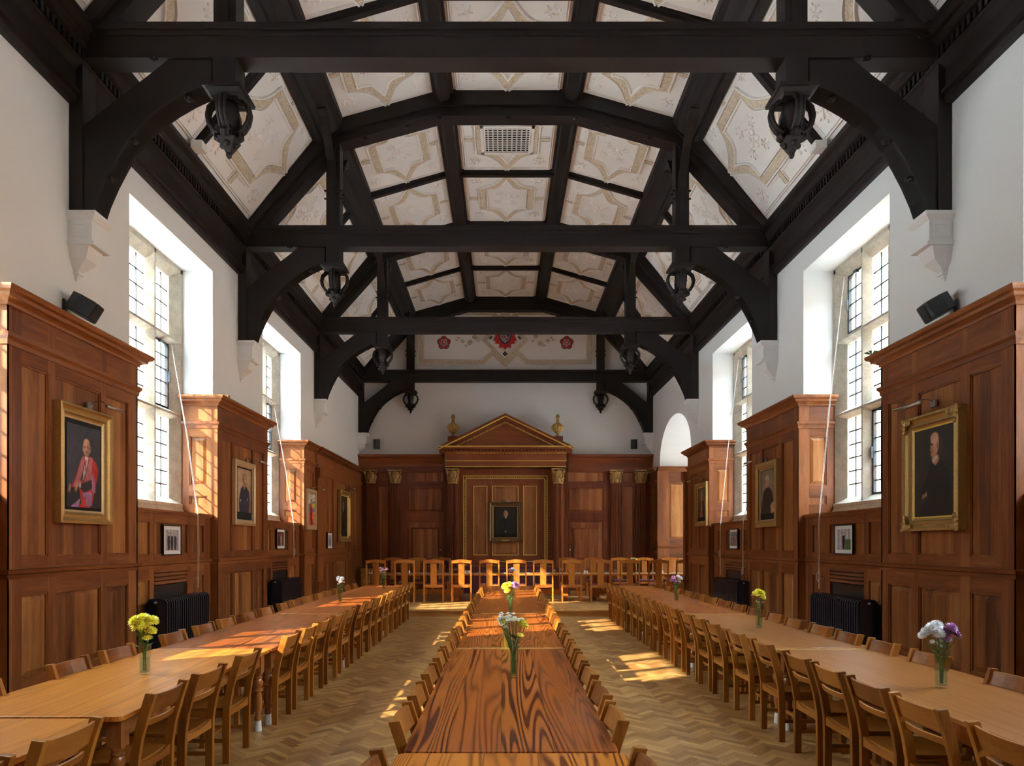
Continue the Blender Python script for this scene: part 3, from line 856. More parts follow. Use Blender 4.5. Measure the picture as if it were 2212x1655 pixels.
TL = ['nearest', 'second', 'third', 'back-wall']
for ti, y in enumerate(TY):
    last = ti == 3
    hy = D if not last else 0.14
    t = thing('roof_truss', 'dark timber roof truss with carved pendants, %s across the hall' % ('nearest the camera' if ti == 0 else ['', 'second', 'third from the camera', 'set against the back wall'][ti]), 'roof truss', (CX, y, 7.4), 0, 'roof trusses')
    a = MB().box(CX - 4.98, CX + 4.98, y - hy, y + hy, 7.41, 7.72)
    a.box(CX - 4.98, CX + 4.98, y - hy - 0.035, y + hy + 0.035, 7.72, 7.80); a.box(CX - 4.98, CX + 4.98, y - hy - 0.015, y + hy + 0.015, 7.66, 7.72)
    a.build('tie_beam', 'beam_x', t, bevel=0.008)
    # rafters and collar (one moulded arch following the ceiling)
    for k in range(2):
        s = (-1, 1)[k]
        pa = [(X(s, u), z) for u, z in CEIL]; pb = [(X(s, u), z) for u, z in CINN]
        MB().strip(pa, pb, 'y', y - 0.15, y + 0.15).strip([(X(s, u), z) for u, z in CEIL], [(X(s, u + (0.05 if i < 2 else 0)), z + 0.16) for i, (u, z) in enumerate(CINN)], 'y', y - 0.21, y + 0.21).build('principal_rafter', 'beam_x', t)
    MB().box(X(-1, 1.27), X(1, 1.27), y - 0.15, y + 0.15, 9.87, 10.34).box(X(-1, 1.27), X(1, 1.27), y - 0.21, y + 0.21, 10.04, 10.34).build('collar_beam', 'beam_x', t)
    bs = MB()
    for u, z in ((0.02, 9.86), (1.28, 9.86), (-1.28, 9.86), (1.9, 9.69), (-1.9, 9.69), (2.7, 9.47), (-2.7, 9.47)):
        boss(bs, (X(1, u), y - 0.10, z))
    bs.build('carved_bosses', 'beam_z', t)
    for s in (-1, 1):
        MB().box(X(s, WU - .005), X(s, 4.94), y - hy, y + hy, 5.62, 7.41).build('wall_post', 'beam_z', t, bevel=0.006)
        b = MB().strip([(X(s, u), z) for u, z in IN], [(X(s, u), z) for u, z in OUT], 'y', y - hy + 0.02, y + hy - 0.02)
        b.strip([(X(s, u), z) for u, z in IN], [(X(s, u + 0.055), z + 0.045) for u, z in IN], 'y', y - hy - 0.005, y + hy + 0.005)
        b.build('arched_brace', 'beam_x', t)
        bb = MB()
        for (u, z) in ((4.63, 6.03), (4.36, 6.47), (3.73, 6.96)): boss(bb, (X(s, u), y - 0.08, z))
        boss(bb, (X(s, 4.12), y - hy, 7.40))
        bb.build('carved_bosses', 'beam_z', t)
        pendant_parts(t, X(s, 3.30), y if not last else y - 0.02, 7.06)
        x = X(s, 3.30)
        a = MB().box(x - 0.13, x + 0.13, y - 0.13, y + 0.13, 7.80, 9.50)
        a.box(x - 0.05, x + 0.05, y - 0.16, y + 0.16, 7.80, 9.3)
        a.build('queen_post', 'beam_z', t, bevel=0.006)
        pg = MB()
        for z in (8.32, 8.47):
            for q in (-1, 1):
                pg.box(x + q * 0.13, x + q * 0.175, y - 0.10, y - 0.075, z, z + 0.025); pg.box(x + q * 0.13, x + q * 0.175, y + 0.05, y + 0.075, z, z + 0.025)
        pg.build('pegs', 'beam_x', t)
        # longitudinal arched braces up to the purlin
        for q in ((-1, 1) if not last else (-1,)):
            n = 9
            inn = [(y + q * (0.10 + 0.95 * (1 - math.cos(PI / 2 * i / n))), 8.05 + 1.38 * math.sin(PI / 2 * i / n)) for i in range(n + 1)]
            ou = [(y + q * (0.02 + 0.90 * i / n), 8.55 + 1.0 * min(1, i / n * 1.25)) for i in range(n + 1)]
            MB().strip(inn, ou, 'x', x - 0.075, x + 0.075).build('longitudinal_brace', 'beam_y', t)
    for o_ in t.children: o_.matrix_parent_inverse = Matrix.Translation(Vector(t.location)).inverted()
    for s in (-1, 1):
        corbel(s, y if not last else y, 'white moulded plaster corbel under the %s truss on the %s wall' % (TL[ti], SIDE[s]))
for y in TYE:
    t = thing('roof_truss', 'dark timber roof truss %s the camera' % ('just above' if y > 0 else 'well behind'), 'roof truss', (CX, y, 7.4), 0, 'roof trusses behind the camera')
    MB().box(CX - 4.98, CX + 4.98, y - D, y + D, 7.41, 7.80).build('tie_beam', 'beam_x', t)
    MB().box(X(-1, 1.27), X(1, 1.27), y - 0.15, y + 0.15, 9.87, 10.34).build('collar_beam', 'beam_x', t)
    for s in (-1, 1):
        MB().strip([(X(s, u), z) for u, z in CEIL], [(X(s, u), z) for u, z in CINN], 'y', y - 0.15, y + 0.15).build('principal_rafter', 'beam_x', t)
    for o_ in t.children: o_.matrix_parent_inverse = Matrix.Translation(Vector(t.location)).inverted()

# purlins, cross ribs and plate cornices
Y0, Y1 = YR, YB
P1 = [(3.10, 9.86), (3.10, 9.68), (3.16, 9.64), (3.18, 9.58), (3.27, 9.50), (3.36, 9.44), (3.44, 9.34), (3.50, 9.36), (3.54, 9.33), (3.66, 9.36), (3.60, 9.60), (3.38, 9.86)]
P2 = [(1.02, 10.40), (1.02, 10.25), (1.07, 10.24), (1.09, 10.14), (1.15, 10.12), (1.26, 10.09), (1.30, 10.12), (1.34, 10.17), (1.40, 10.17), (1.42, 10.40)]
PLATE = [(5.12, 6.88), (5.03, 6.88), (5.00, 6.92), (5.01, 6.97), (4.97, 6.99), (4.97, 7.03), (5.02, 7.06), (5.02, 7.27), (4.96, 7.33), (4.93, 7.35), (4.93, 7.38), (4.965, 7.40), (4.965, 7.50), (4.90, 7.52), (4.90, 7.56), (4.86, 7.60), (4.86, 7.66), (4.80, 7.70), (4.80, 7.78), (4.86, 7.86), (5.12, 7.95)]
for s in (-1, 1):
    sd_ = SIDE[s]
    for nm, pr, lab in (('upper_purlin', P2, 'long moulded timber edging the flat centre of the ceiling, %s' % sd_), ('lower_purlin', P1, 'long moulded timber purlin carried by the truss posts, %s' % sd_)):
        tag(MB().prism([(X(s, u), z) for u, z in pr], 'y', Y0, Y1).build(nm, 'beam_y'), lab, 'roof purlin')
    c = struct('trim_%d' % (2 if s < 0 else 3), MB().prism([(X(s, u), z) for u, z in PLATE], 'y', Y0, Y1), 'beam_y')
    dn = MB()
    yy = 4.0
    while yy < YB - 0.1:
        dn.box(X(s, 4.965), X(s, 4.925), yy, yy + 0.045, 7.395, 7.505)
        yy += 0.09
    o = dn.build('rope_dentils', 'beam_z', c); o['kind'] = 'stuff'

# ceiling planes (solid boards above the plaster panels)
cl = MB()
pts = [(5.3, 7.55), (4.95, 7.83), (3.38, 9.74), (1.25, 10.33), (-1.25, 10.33), (-3.38, 9.74), (-4.95, 7.83), (-5.3, 7.55)]
up = [(5.9, 7.9), (5.2, 8.3), (3.5, 10.1), (1.3, 10.8), (-1.3, 10.8), (-3.5, 10.1), (-5.2, 8.3), (-5.9, 7.9)]
cl.strip([(CX + u, z) for u, z in pts], [(CX + u, z) for u, z in up], 'y', Y0 - 0.3, Y1 + 0.3)
CEILING = struct('ceiling', cl, 'plaster')
ally = sorted(TY + TYE + [YR])
mids = []
segs = []
for i in range(len(ally) - 1):
    a, b = ally[i], ally[i + 1]
    if b - a > 3.5:
        m = (a + b) / 2; mids.append(m)
        segs += [(a + 0.20, m - 0.07), (m + 0.07, b - 0.20)]
rb = []
for m in mids:
    for s in (-1, 1):
        for (pa, pb) in ((((1.30, 10.345), (3.20, 9.79)), 0.13), (((3.50, 9.60), (4.95, 7.86)), 0.13)):
            (u0, z0), (u1, z1) = pa
            n = Vector((z1 - z0, -(u1 - u0))).normalized()
            if n.y > 0: n = -n
            q = MB()
            for hw, dp in ((0.075, 0.07), (0.05, 0.13)):
                q.strip([(X(s, u0), z0), (X(s, u1), z1)], [(X(s, u0 + n.x * dp), z0 + n.y * dp), (X(s, u1 + n.x * dp), z1 + n.y * dp)], 'y', m - hw, m + hw)
            rb.append(q)
    q = MB()
    for hw, dp in ((0.075, 0.07), (0.05, 0.13)): q.box(X(-1, 1.1), X(1, 1.1), m - hw, m + hw, 10.33 - dp, 10.36)
    rb.append(q)
allr = MB()
for q in rb:
    n0 = len(allr.v); allr.v += q.v; allr.f += [tuple(i + n0 for i in f) for f in q.f]; allr.mi += q.mi
allr.build('cross_ribs', 'beam_x', CEILING)

# decorated plaster panels: local frame, x across, y along the hall, z = out of the plaster (towards the room)
def flower(m, cx, cy, r, petals=5, rings=2, h=0.02):
    for k in range(rings):
        rr = r * (0.62 - 0.30 * k)
        for i in range(petals):
            a = 2 * PI * (i + 0.5 * k) / petals
            m.ell((cx + rr * math.cos(a), cy + rr * math.sin(a), 0.004), (r * (0.36 - 0.1 * k), r * (0.30 - 0.08 * k), h * (1 + 0.5 * k)), 7, 4, Matrix.Rotation(a, 3, 'Z'))
    m.ell((cx, cy, 0.01), (r * .16, r * .16, h * 1.6), 6, 4)
def spray(m, cx, cy, ang, r, h=0.02):
    for (d, w, b) in ((0.2, .10, 0), (0.5, .12, .6), (0.5, .12, -.6), (0.85, .14, 0), (0.85, .10, .75), (0.85, .10, -.75), (1.15, .09, .3), (1.15, .09, -.3), (0.3, .08, 1.2), (0.3, .08, -1.2)):
        a = ang + b
        m.ell((cx + d * r * math.cos(a), cy + d * r * math.sin(a), 0.002), (r * w * 1.7, r * w, h), 6, 4, Matrix.Rotation(a + b, 3, 'Z'))
    m.tube([(cx, cy, 0.003), (cx + r * .9 * math.cos(ang), cy + r * .9 * math.sin(ang), 0.003)], 0.012, 5)
def strap_outline(hx, hy, k=0.0):
    """star-like frame: apex at top and bottom, straight sides, hollow arcs between"""
    ax, ay = hx * 0.58 - k, hy * 0.42 - k * 0.2
    top = hy * 0.90 - k * 1.7
    pts = []
    def arc(p, q, c, n=7):
        # hollow arc from p to q bulging towards the centre of the panel
        out = []
        for i in range(n + 1):
            t_ = i / n
            b = 4 * t_ * (1 - t_) * c
            x = p[0] + (q[0] - p[0]) * t_; y = p[1] + (q[1] - p[1]) * t_
            d = Vector((-x, -y)).normalized()
            out.append((x + d.x * b, y + d.y * b))
        return out
    for (p, q) in (((0, top), (-ax, ay)), ((-ax, -ay), (0, -top)), ((0, -top), (ax, -ay)), ((ax, ay), (0, top))):
        pts += arc(p, q, hy * 0.13)
    o = []
    for p in pts:
        if not o or (Vector(o[-1]) - Vector(p)).length > 1e-4: o.append(p)
    if (Vector(o[0]) - Vector(o[-1])).length < 1e-4: o.pop()
    return o
def panel_meshes(name, hx, hy, vent=False, rose=True):
    w = 0.062
    sp = MB()
    ol = strap_outline(hx, hy)
    sp.sweep([(-w, 0), (-w, 0.016), (w, 0.016), (w, 0)], [(x, y, 0) for x, y in ol], (0, 0, 1), closed=True)
    top = hy * 0.90; ax = hx * 0.58
    for q in (-1, 1):
        sp.box(q * (ax + 0.02), q * hx * 0.93, -0.035, 0.035, 0, 0.013)
        sp.box(-0.04, 0.04, q * (top + 0.0), q * hy * 0.97, 0, 0.013)
    wh = MB()
    for kk in (0.105, -0.095):
        ol2 = strap_outline(hx, hy, kk)
        wh.sweep([(-0.02, 0), (-0.012, 0.036), (0.012, 0.036), (0.02, 0)], [(x, y, 0) for x, y in ol2], (0, 0, 1), closed=True)
    for (a, b) in ((hx - 0.03, hy - 0.03), (hx - 0.07, hy - 0.07)):
        wh.sweep([(-0.012, 0), (-0.006, 0.02), (0.006, 0.02), (0.012, 0)], [(-a, -b, 0), (a, -b, 0), (a, b, 0), (-a, b, 0)], (0, 0, 1), closed=True)
    for q in (-1, 1):
        for r in (-1, 1):
            wh.box(q * (ax + 0.16), q * hx * 0.90, r * 0.075 - 0.01, r * 0.075 + 0.01, 0, 0.016)
            wh.box(q * (ax + 0.14), q * (ax + 0.16), r * 0.075, r * hy * 0.36, 0, 0.016)
            spray(wh, q * hx * 0.62, r * hy * 0.62, math.atan2(r, q), min(hx, hy) * 0.20)
    rs = MB()
    if not vent:
        R = min(hx, hy) * 0.19
        flower(rs, 0, 0, R, 6, 3, 0.032)
        for a in (0.6, 2.2, 3.75, 5.3): spray(rs, R * 1.05 * math.cos(a), R * 1.05 * math.sin(a), a, R * 0.75)
    else:
        rs.box(-0.50, 0.50, -0.42, 0.42, 0.0, 0.004, 1)  # black sheet paints the shade inside the grille holes
        for i in range(11):
            x = -0.5 + i * 0.1; rs.box(x - 0.013, x + 0.013, -0.42, 0.42, 0.0, 0.012)
        for i in range(12):
            yv = -0.42 + i * 0.84 / 11; rs.box(-0.5, 0.5, yv - 0.011, yv + 0.011, 0.0, 0.012)
        for (a, b, c, d) in ((-.56, -.5, -.48, .48), (.5, .56, -.48, .48), (-.56, .56, -.48, -.42), (-.56, .56, .42, .48)): rs.box(a, b, c, d, 0, 0.04)
    out = []
    for mb, mt, nm in ((wh, ['cream'], 'plaster_panel'), (sp, ['strap'], 'strapwork'), (rs, ['cream', 'dark_back'], 'ventilation_grille' if vent else 'rosette')):
        me = mb.mesh(nm, smooth='auto' if nm == 'rosette' else False)
        for m_ in mt: me.materials.append(M[m_])
        out.append((nm, me))
    return out
HY = 1.13
PMS = {'flat': panel_meshes('flat', 1.00, HY), 'vent': panel_meshes('vent', 1.00, HY, vent=True), 'slope': panel_meshes('slope', 0.92, HY), 'low': panel_meshes('low', 1.05, HY)}
def put_panel(kind, s, y0, y1):
    if kind in ('flat', 'vent'): c = Vector((CX, 0, 10.325)); ex = Vector((1, 0, 0)); hx = 1.0
    else:
        (u0, z0), (u1, z1) = {'slope': ((1.38, 10.30), (3.16, 9.80)), 'low': ((3.52, 9.58), (4.86, 7.93))}[kind]
        c = Vector((X(s, (u0 + u1) / 2), 0, (z0 + z1) / 2)); ex = Vector((s * (u1 - u0), 0, z1 - z0)); hx = ex.length / 2; ex.normalize()
    c.y = (y0 + y1) / 2
    ey = Vector((0, 1, 0)); ez = ex.cross(ey)
    if ez.z > 0: ey = -ey; ez = -ez
    R = Matrix((ex, ey, ez)).transposed().to_4x4()
    base = {'flat': 1.0, 'vent': 1.0, 'slope': .92, 'low': 1.05}[kind]
    mat = Matrix.Translation(c + ez * 0.004) @ R @ Matrix.Diagonal((hx / base, (y1 - y0) / 2 / HY, 1, 1))
    par = None
    for nm, me in PMS[kind]:
        o = bpy.data.objects.new(nm, me); COL.objects.link(o)
        if par is None: o.parent = CEILING; o.matrix_local = mat; par = o
        else: o.parent = par
for (a, b) in segs:
    if a < 4.5: continue
    put_panel('vent' if (a < 13.3 and a > 13.1) else 'flat', 1, a, b)
    for s in (-1, 1):
        put_panel('slope', s, a, b); put_panel('low', s, a, b)

# ================================================================ BACK WALL
YP = 23.70                               # panelling plane; 1 px of the photo = KB metres here
KB = YP / 1475
def bx(px): return (px - 1087) * KB
def bz(py): return 1.8 + (1174 - py) * KB
def reorigin(t):
    for o_ in t.children: o_.matrix_parent_inverse = Matrix.Translation(Vector(t.location)).inverted()
TB = TF(YP)
t = thing('back_wall_panelling', 'tall dark red oak panelling along the end wall behind the high table', 'wall panelling', (CX, YP, 0.155))
ops = []
for (a, b) in ((879, 958), (1226, 1304.5)):
    ops += [(bx(a), bx(b), bz(1041), bz(1020), 0), (bx(a), bx(b), bz(1106), bz(1053), 1)]
for (a, b) in ((819, 840), (1345, 1368)):
    ops += [(bx(a), bx(b), bz(1041), bz(1020), 0), (bx(a), bx(b), bz(1226), bz(1051), 0)]
face(TB, bx(774), bx(1411), 0.155, bz(1016), ops + [(bx(879), bx(958), 0.155, bz(1124), 5), (bx(1226), bx(1304.5), 0.155, bz(1124), 5)], t, 'mah_z', 'mah_x', 'mahpanel', bol=0.04)
BC = [(0, bz(1016)), (0.02, bz(1016)), (0.02, bz(1012)), (0.03, bz(1001)), (0.06, bz(998)), (0.10, bz(994)), (0.12, bz(990)), (0.17, bz(988)), (0.18, bz(983)), (0, bz(982.5))]
for (a, b) in ((774, 957), (1227, 1411)):
    MB().sweep([(-p, q) for p, q in BC], [(bx(a), YP, 0), (bx(b), YP, 0)], (0, 0, 1)).build('entablature', 'mah_x', t)
    MB(TB).box(bx(a), bx(b), -0.04, 0.025, bz(1020), bz(1008)).box(bx(a), bx(b), -0.04, 0.012, bz(1049), bz(1045)).build('frieze', 'mah_x', t)
    MB().box(bx(a), bx(b), YP - 0.17, YB, bz(984), bz(982.6)).build('cornice_top', 'mah_x', t)
reorigin(t)
# two doors in the panelling
for n, (a, b, kx) in enumerate(((879, 958, 952), (1226, 1304.5, 1231))):
    d = struct('door_%d' % (n + 2), MB(TB).box(bx(a) + .03, bx(b) - .03, -0.04, -0.008, 0.16, bz(1124.5)).box(bx(a) - .02, bx(b) + .02, -0.04, 0.02, bz(1124.3), bz(1107)), 'mah_z')
    MB(TB).frus(bx(a + 11), bx(b - 11), bz(1208), bz(1141), -0.008, 0.02, 0.05).frus(bx(a + 11), bx(b - 11), 0.35, bz(1226), -0.008, 0.02, 0.05).build('panel', 'mahpanel', d)
    bm_ = MB()
    bm_.sweep([(-.02, 0), (-.02, .02), (.02, .035), (.02, 0)], [(bx(a + 11), YP + .008, bz(1208)), (bx(b - 11), YP + .008, bz(1208)), (bx(b - 11), YP + .008, bz(1141)), (bx(a + 11), YP + .008, bz(1141))], (0, -1, 0), closed=True)
    bm_.build('bolection_moulding', 'mah_x', d)
    MB(TB).box(bx(kx) - .03, bx(kx) + .03, -0.01, 0.004, bz(1200), bz(1180)).build('finger_plate', 'mah_z', d)
    MB().ell((bx(kx), YP - 0.05, bz(1188)), (0.03, 0.03, 0.03)).build('door_knob', 'brass', d, smooth=True)
def capital(parent, x, y, z0, z1, w, mat='capital'):
    a = MB()
    h = z1 - z0
    a.lathe([(w * .46, 0), (w * .50, h * .04), (w * .44, h * .08), (w * .46, h * .5), (w * .62, h * .86)], (x, y, z0), 14)
    for ring, (zz, rr, n, hh) in enumerate(((0.20, .50, 8, .17), (0.45, .54, 8, .17))):
        for i in range(n):
            th = 2 * PI * (i + .5 * ring) / n
            a.ell((x + rr * w * math.cos(th), y + rr * w * math.sin(th), z0 + h * zz), (w * .09, w * .13, h * hh), 6, 5, Matrix.Rotation(th, 3, 'Z'))
            a.ell((x + (rr + .10) * w * math.cos(th), y + (rr + .10) * w * math.sin(th), z0 + h * (zz + hh * .85)), (w * .09, w * .10, h * .05), 6, 4, Matrix.Rotation(th, 3, 'Z'))
    for i in range(4):
        th = PI / 4 + i * PI / 2
        sp = []
        for k in range(14):
            f = k / 13; ang = f * 2.6 * PI; r = 0.17 * w * (1 - f * .75)
            cx_ = 0.72 * w
            sp.append((x + (cx_ + r * math.sin(ang)) * math.cos(th), y + (cx_ + r * math.sin(ang)) * math.sin(th), z0 + h * .76 + r * math.cos(ang)))
        a.tube(sp, w * .05, 5)
    for i in range(4):
        th = i * PI / 2
        a.ell((x + .60 * w * math.cos(th), y + .60 * w * math.sin(th), z0 + h * .88), (w * .10, w * .10, h * .09), 6, 4)
    a.build('capital', mat, parent, smooth='auto')
    A = MB(); q = w * .74
    A.prism([(x - q, y - q), (x, y - q * .82), (x + q, y - q), (x + q * .82, y), (x + q, y + q), (x, y + q * .82), (x - q, y + q), (x - q * .82, y)], 'z', z0 + h * .93, z1)
    A.build('abacus', mat, parent)
def flutes(mb, x0, x1, y, z0, z1, n=6):
    w = (x1 - x0) / n
    for i in range(n + 1):
        xx = x0 + i * w
        mb.box(max(x0, xx - w * .20), min(x1, xx + w * .20), y - 0.045, y + 0.02, z0, z1)
for px, lab in ((802, 'leftmost fluted pilaster on the end wall, by the side panelling'), (855, 'fluted pilaster left of the closed door in the end wall'), (1329.5, 'fluted pilaster just right of the door with a brass knob'), (1383, 'rightmost fluted pilaster on the end wall, beside the recess')):
    x = bx(px)
    t = thing('fluted_pilaster', lab, 'pilaster', (x, YP, 0.155), 0, 'fluted pilasters on the end wall')
    m = MB(); m.box(x - 0.165, x + 0.165, YP - 0.07, YP, 0.75, bz(1044)); flutes(m, x - 0.165, x + 0.165, YP - 0.075, 0.95, bz(1048))
    m.build('shaft', 'mah_z', t)
    m = MB().box(x - 0.2, x + 0.2, YP - 0.15, YP, 0.155, 0.62).box(x - 0.22, x + 0.22, YP - 0.17, YP, 0.62, 0.68).box(x - 0.19, x + 0.19, YP - 0.13, YP, 0.68, 0.80)
    m.build('pedestal', 'mah_z', t)
    capital(t, x, YP - 0.08, bz(1045), bz(1017), 0.33)
    reorigin(t)
# the aedicule in the middle
YA = YP - 0.10
t = thing('pedimented_centrepiece', 'gilded oak centrepiece with triangular pediment framing the central portrait', 'panelling centrepiece', (bx(1091.5), YA, 0.155))
TA = TF(YA)
xa, xb = bx(966), bx(1218)
ops = [(bx(1023.5), bx(1052), bz(1199), bz(1051), 0), (bx(1064), bx(1119), bz(1199), bz(1051), 1), (bx(1130.5), bx(1158.6), bz(1199), bz(1051), 0)]
face(TA, xa, xb, 0.155, bz(1013), ops, t, 'mah_z', 'mah_x', 'warmpanel')
g = MB()
for (a, b, c, d, k) in ops:
    g.sweep([(-0.016, 0), (-0.010, 0.02), (0.010, 0.02), (0.016, 0)], [(a, YA, c), (b, YA, c), (b, YA, d), (a, YA, d)], (0, -1, 0), closed=True)
for off, w in ((0, .012), (5.5, .012)):
    g.sweep([(-w, 0), (-w, 0.03), (w, 0.03), (w, 0)], [(bx(1001.5 + off), YA, 0.2), (bx(1001.5 + off), YA, bz(1029 + off)), (bx(1181.5 - off), YA, bz(1029 + off)), (bx(1181.5 - off), YA, 0.2)], (0, -1, 0))
z = 0.3
while z < bz(1036):
    for px in (1004.3, 1178.8): g.ell((bx(px), YA - 0.015, z), (0.02, 0.02, 0.026), 5, 4)
    z += 0.075
xx = bx(1008)
while xx < bx(1176):
    g.ell((xx, YA - 0.015, bz(1031.8)), (0.026, 0.02, 0.02), 5, 4); xx += 0.075
g.build('gilt_moulding', 'gold', t)
MB(TA).box(bx(1080), bx(1155), 0.0, 0.05, bz(1213.5), bz(1212)).build('gilt_ledge', 'gold', t)
# columns
for px in (979.6, 1204):
    x, y = bx(px), YA - 0.24
    m = MB().lathe([(0.178, 0.95), (0.182, 1.8), (0.174, 3.0), (0.160, bz(1046) - 0.0)], (x, y, 0), 96, flute=20, fd=0.22)
    m.build('column_shaft', 'mah_z', t, smooth='auto')
    MB().lathe([(0.24, .72), (0.24, .78), (0.20, .80), (0.20, .84), (0.225, .87), (0.19, .92), (0.18, .95)], (x, y, 0), 32).box(x - .26, x + .26, y - .26, YA, 0.155, 0.66).box(x - .28, x + .28, y - .28, YA, .66, .72).build('column_pedestal', 'mah_z', t)
    capital(t, x, y, bz(1045), bz(1016), 0.33)
    MB().lathe([(0.165, 0), (0.18, 0.012), (0.165, 0.025)], (x, y, bz(1047)), 24).build('gilt_neck_ring', 'gold', t)
# entablature and pediment
dep = 0.44
e0, e1 = bx(966), bx(1218)
En = [(0, bz(1015)), (0.0, bz(1013)), (0.02, bz(1012)), (0.02, bz(1001)), (0.04, bz(1000)), (0.04, bz(985)), (0.09, bz(983)), (0.12, bz(977)), (0.22, bz(975)), (0.24, bz(970.5)), (0, bz(970))]
MB().sweep([(-p, q) for p, q in En], [(e0, YB, 0), (e0, YA - dep, 0), (e1, YA - dep, 0), (e1, YB, 0)], (0, 0, 1)).box(e0, e1, YA - dep, YB, bz(1015), bz(970.2)).build('entablature', 'mah_x', t)
g = MB()
for py, o_, th in ((1012.3, 0.028, .010), (1000, 0.048, .010), (970.8, 0.245, .014)):
    g.sweep([(0.0, -th), (-(o_), -th), (-(o_), th), (0.0, th)], [(e0, YB - .1, bz(py)), (e0, YA - dep, bz(py)), (e1, YA - dep, bz(py)), (e1, YB - .1, bz(py))], (0, 0, 1))
xx = e0 + 0.02
while xx < e1:
    g.box(xx, xx + 0.03, YA - dep - 0.085, YA - dep - 0.04, bz(984.5), bz(981.5)); xx += 0.052
g.build('gilt_lines', 'gold', t)
dn = MB(); xx = e0
while xx < e1:
    dn.ell((xx, YA - dep - 0.12, bz(978.5)), (0.045, 0.05, 0.035), 6, 4); xx += 0.115
dn.build('modillions', 'mah_x', t, smooth=True)
ax_, az_ = bx(1091.5), bz(902)
l, r, zb = bx(953), bx(1232), bz(970)
yf = YA - dep
MB().prism([(l + .35, zb), (r - .35, zb), (ax_, az_ - .2)], 'y', yf + 0.04, YB).build('tympanum', 'mah_x', t)
pd = MB()
for (p0, p1) in (((l, zb), (ax_, az_)), ((ax_, az_), (r, zb))):
    v = Vector((p1[0] - p0[0], p1[1] - p0[1])).normalized(); n = Vector((v.y, -v.x))
    for d0, d1, out in ((0.0, 0.10, 0.24), (0.10, 0.16, 0.17), (0.16, 0.26, 0.08)):
        vs = [(p0[0], p0[1]), (p1[0], p1[1])]
        k = 1 / max(.2, n.y * -1)
        pa = [(p0[0], p0[1] - 0), (p1[0], p1[1])]
        q = [(x_, z_ - d0 * k) for x_, z_ in pa]; w_ = [(x_, z_ - d1 * k) for x_, z_ in pa]
        q[0] = (q[0][0], max(q[0][1], zb - .01)) if p0[1] == zb else q[0]
        pd.strip(q, w_, 'y', yf - out, YB)
pd.build('raking_cornice', 'mah_x', t)
g = MB()
for (p0, p1) in (((l, zb), (ax_, az_)), ((ax_, az_), (r, zb))):
    q0, q1 = Vector((p0[0], yf - 0.245, p0[1] - 0.10)), Vector((p1[0], yf - 0.245, p1[1] - 0.10))
    g.tube([q0, q1], 0.020, 4)
    q0, q1 = Vector((p0[0], yf - 0.09, p0[1] - 0.27)), Vector((p1[0], yf - 0.09, p1[1] - 0.27))
    nn = 46
    for i in range(nn):
        p_ = q0.lerp(q1, (i + .5) / nn)
        if p_.z > zb + 0.02: g.box(p_.x - .012, p_.x + .012, yf - 0.12, yf - 0.06, p_.z - .03, p_.z + .02)
g.build('gilt_pediment_lines', 'gold', t)
reorigin(t)
for px, sd_ in ((980, 'left'), (1203, 'right')):
    x = bx(px)
    t = thing('urn_finial', 'carved gadrooned urn with gilt flutes on the %s shoulder of the pediment' % sd_, 'finial', (x, YA - 0.2, bz(953)), 0, 'urns on the pediment')
    MB().box(x - .17, x + .17, YA - .37, YA - .03, bz(965), bz(947)).build('plinth', 'mah_x', t)
    z0 = bz(947)
    MB().lathe([(0.10, 0), (0.10, .03), (0.05, .06), (0.045, .10), (0.12, .16), (0.20, .26), (0.215, .33), (0.19, .40), (0.12, .45), (0.06, .48), (0.045, .60), (0.05, .64), (0.075, .66), (0.07, .70), (0.05, .76), (0.0, .79)], (x, YA - .2, z0), 48, flute=12, fd=0.16).build('urn', 'capital', t, smooth='auto')
    g = MB()
    for i in range(12):
        a = 2 * PI * (i + .5) / 12
        g.tube([(x + rr * math.cos(a), YA - .2 + rr * math.sin(a), z0 + zz) for rr, zz in ((0.115, .17), (0.185, .26), (0.197, .33), (0.175, .40))], [.006, .012, .012, .006], 5)
    g.build('gilt_fluting', 'gold', t)
    reorigin(t)
# gable plaster decoration above the last tie beam
YG = YB
gt = thing('gable_plasterwork', 'moulded and painted plaster relief on the gable above the back tie beam', 'plaster relief', (CX, YG, 8.9))
def gx(px): return (px - 1087) * YG / 1475
def gz(py): return 1.8 + (1174 - py) * YG / 1475
m = MB().prism([(CX - 3.3, 7.8), (CX + 3.3, 7.8), (CX + 3.3, 9.5), (CX + 1.3, 10.3), (CX - 1.3, 10.3), (CX - 3.3, 9.5)], 'y', YG - 0.012, YG + .01)
m.build('plaster_field', 'plaster', gt)
prof = lambda w, h: [(-w, 0), (-w, h), (w, h), (w, 0)]
def gl_(pts, w, h, mb): mb.sweep(prof(w, h), [(gx(a), YG - .012, gz(b)) for a, b in pts], (0, -1, 0), closed=True)
o1 = [(910, 783), (1044, 783), (1064, 763), (1091, 790), (1118, 763), (1138, 783), (1274, 783), (1274, 712), (1235, 676), (1120, 676), (1104, 690), (1091, 676), (1078, 690), (1062, 676), (947, 676), (910, 712)]
s_ = MB(); gl_(o1, 0.075, 0.03, s_)
gl_([(1046, 735), (1091, 781), (1136, 735), (1091, 690)], 0.06, 0.035, s_)
s_.build('strapwork', 'strap', gt)
w_ = MB()
gl_([(903, 789), (1046, 789), (1064, 771), (1091, 797), (1118, 771), (1136, 789), (1281, 789), (1281, 709), (1238, 670), (944, 670), (903, 709)], 0.015, 0.04, w_)
gl_([(918, 776), (1041, 776), (1057, 760), (1036, 738), (1060, 712), (1053, 683), (950, 683), (918, 715)], 0.012, 0.035, w_)
gl_([(1266, 776), (1141, 776), (1125, 760), (1146, 738), (1122, 712), (1129, 683), (1232, 683), (1266, 715)], 0.012, 0.035, w_)
w_.build('moulding', 'cream', gt)
sc = MB()
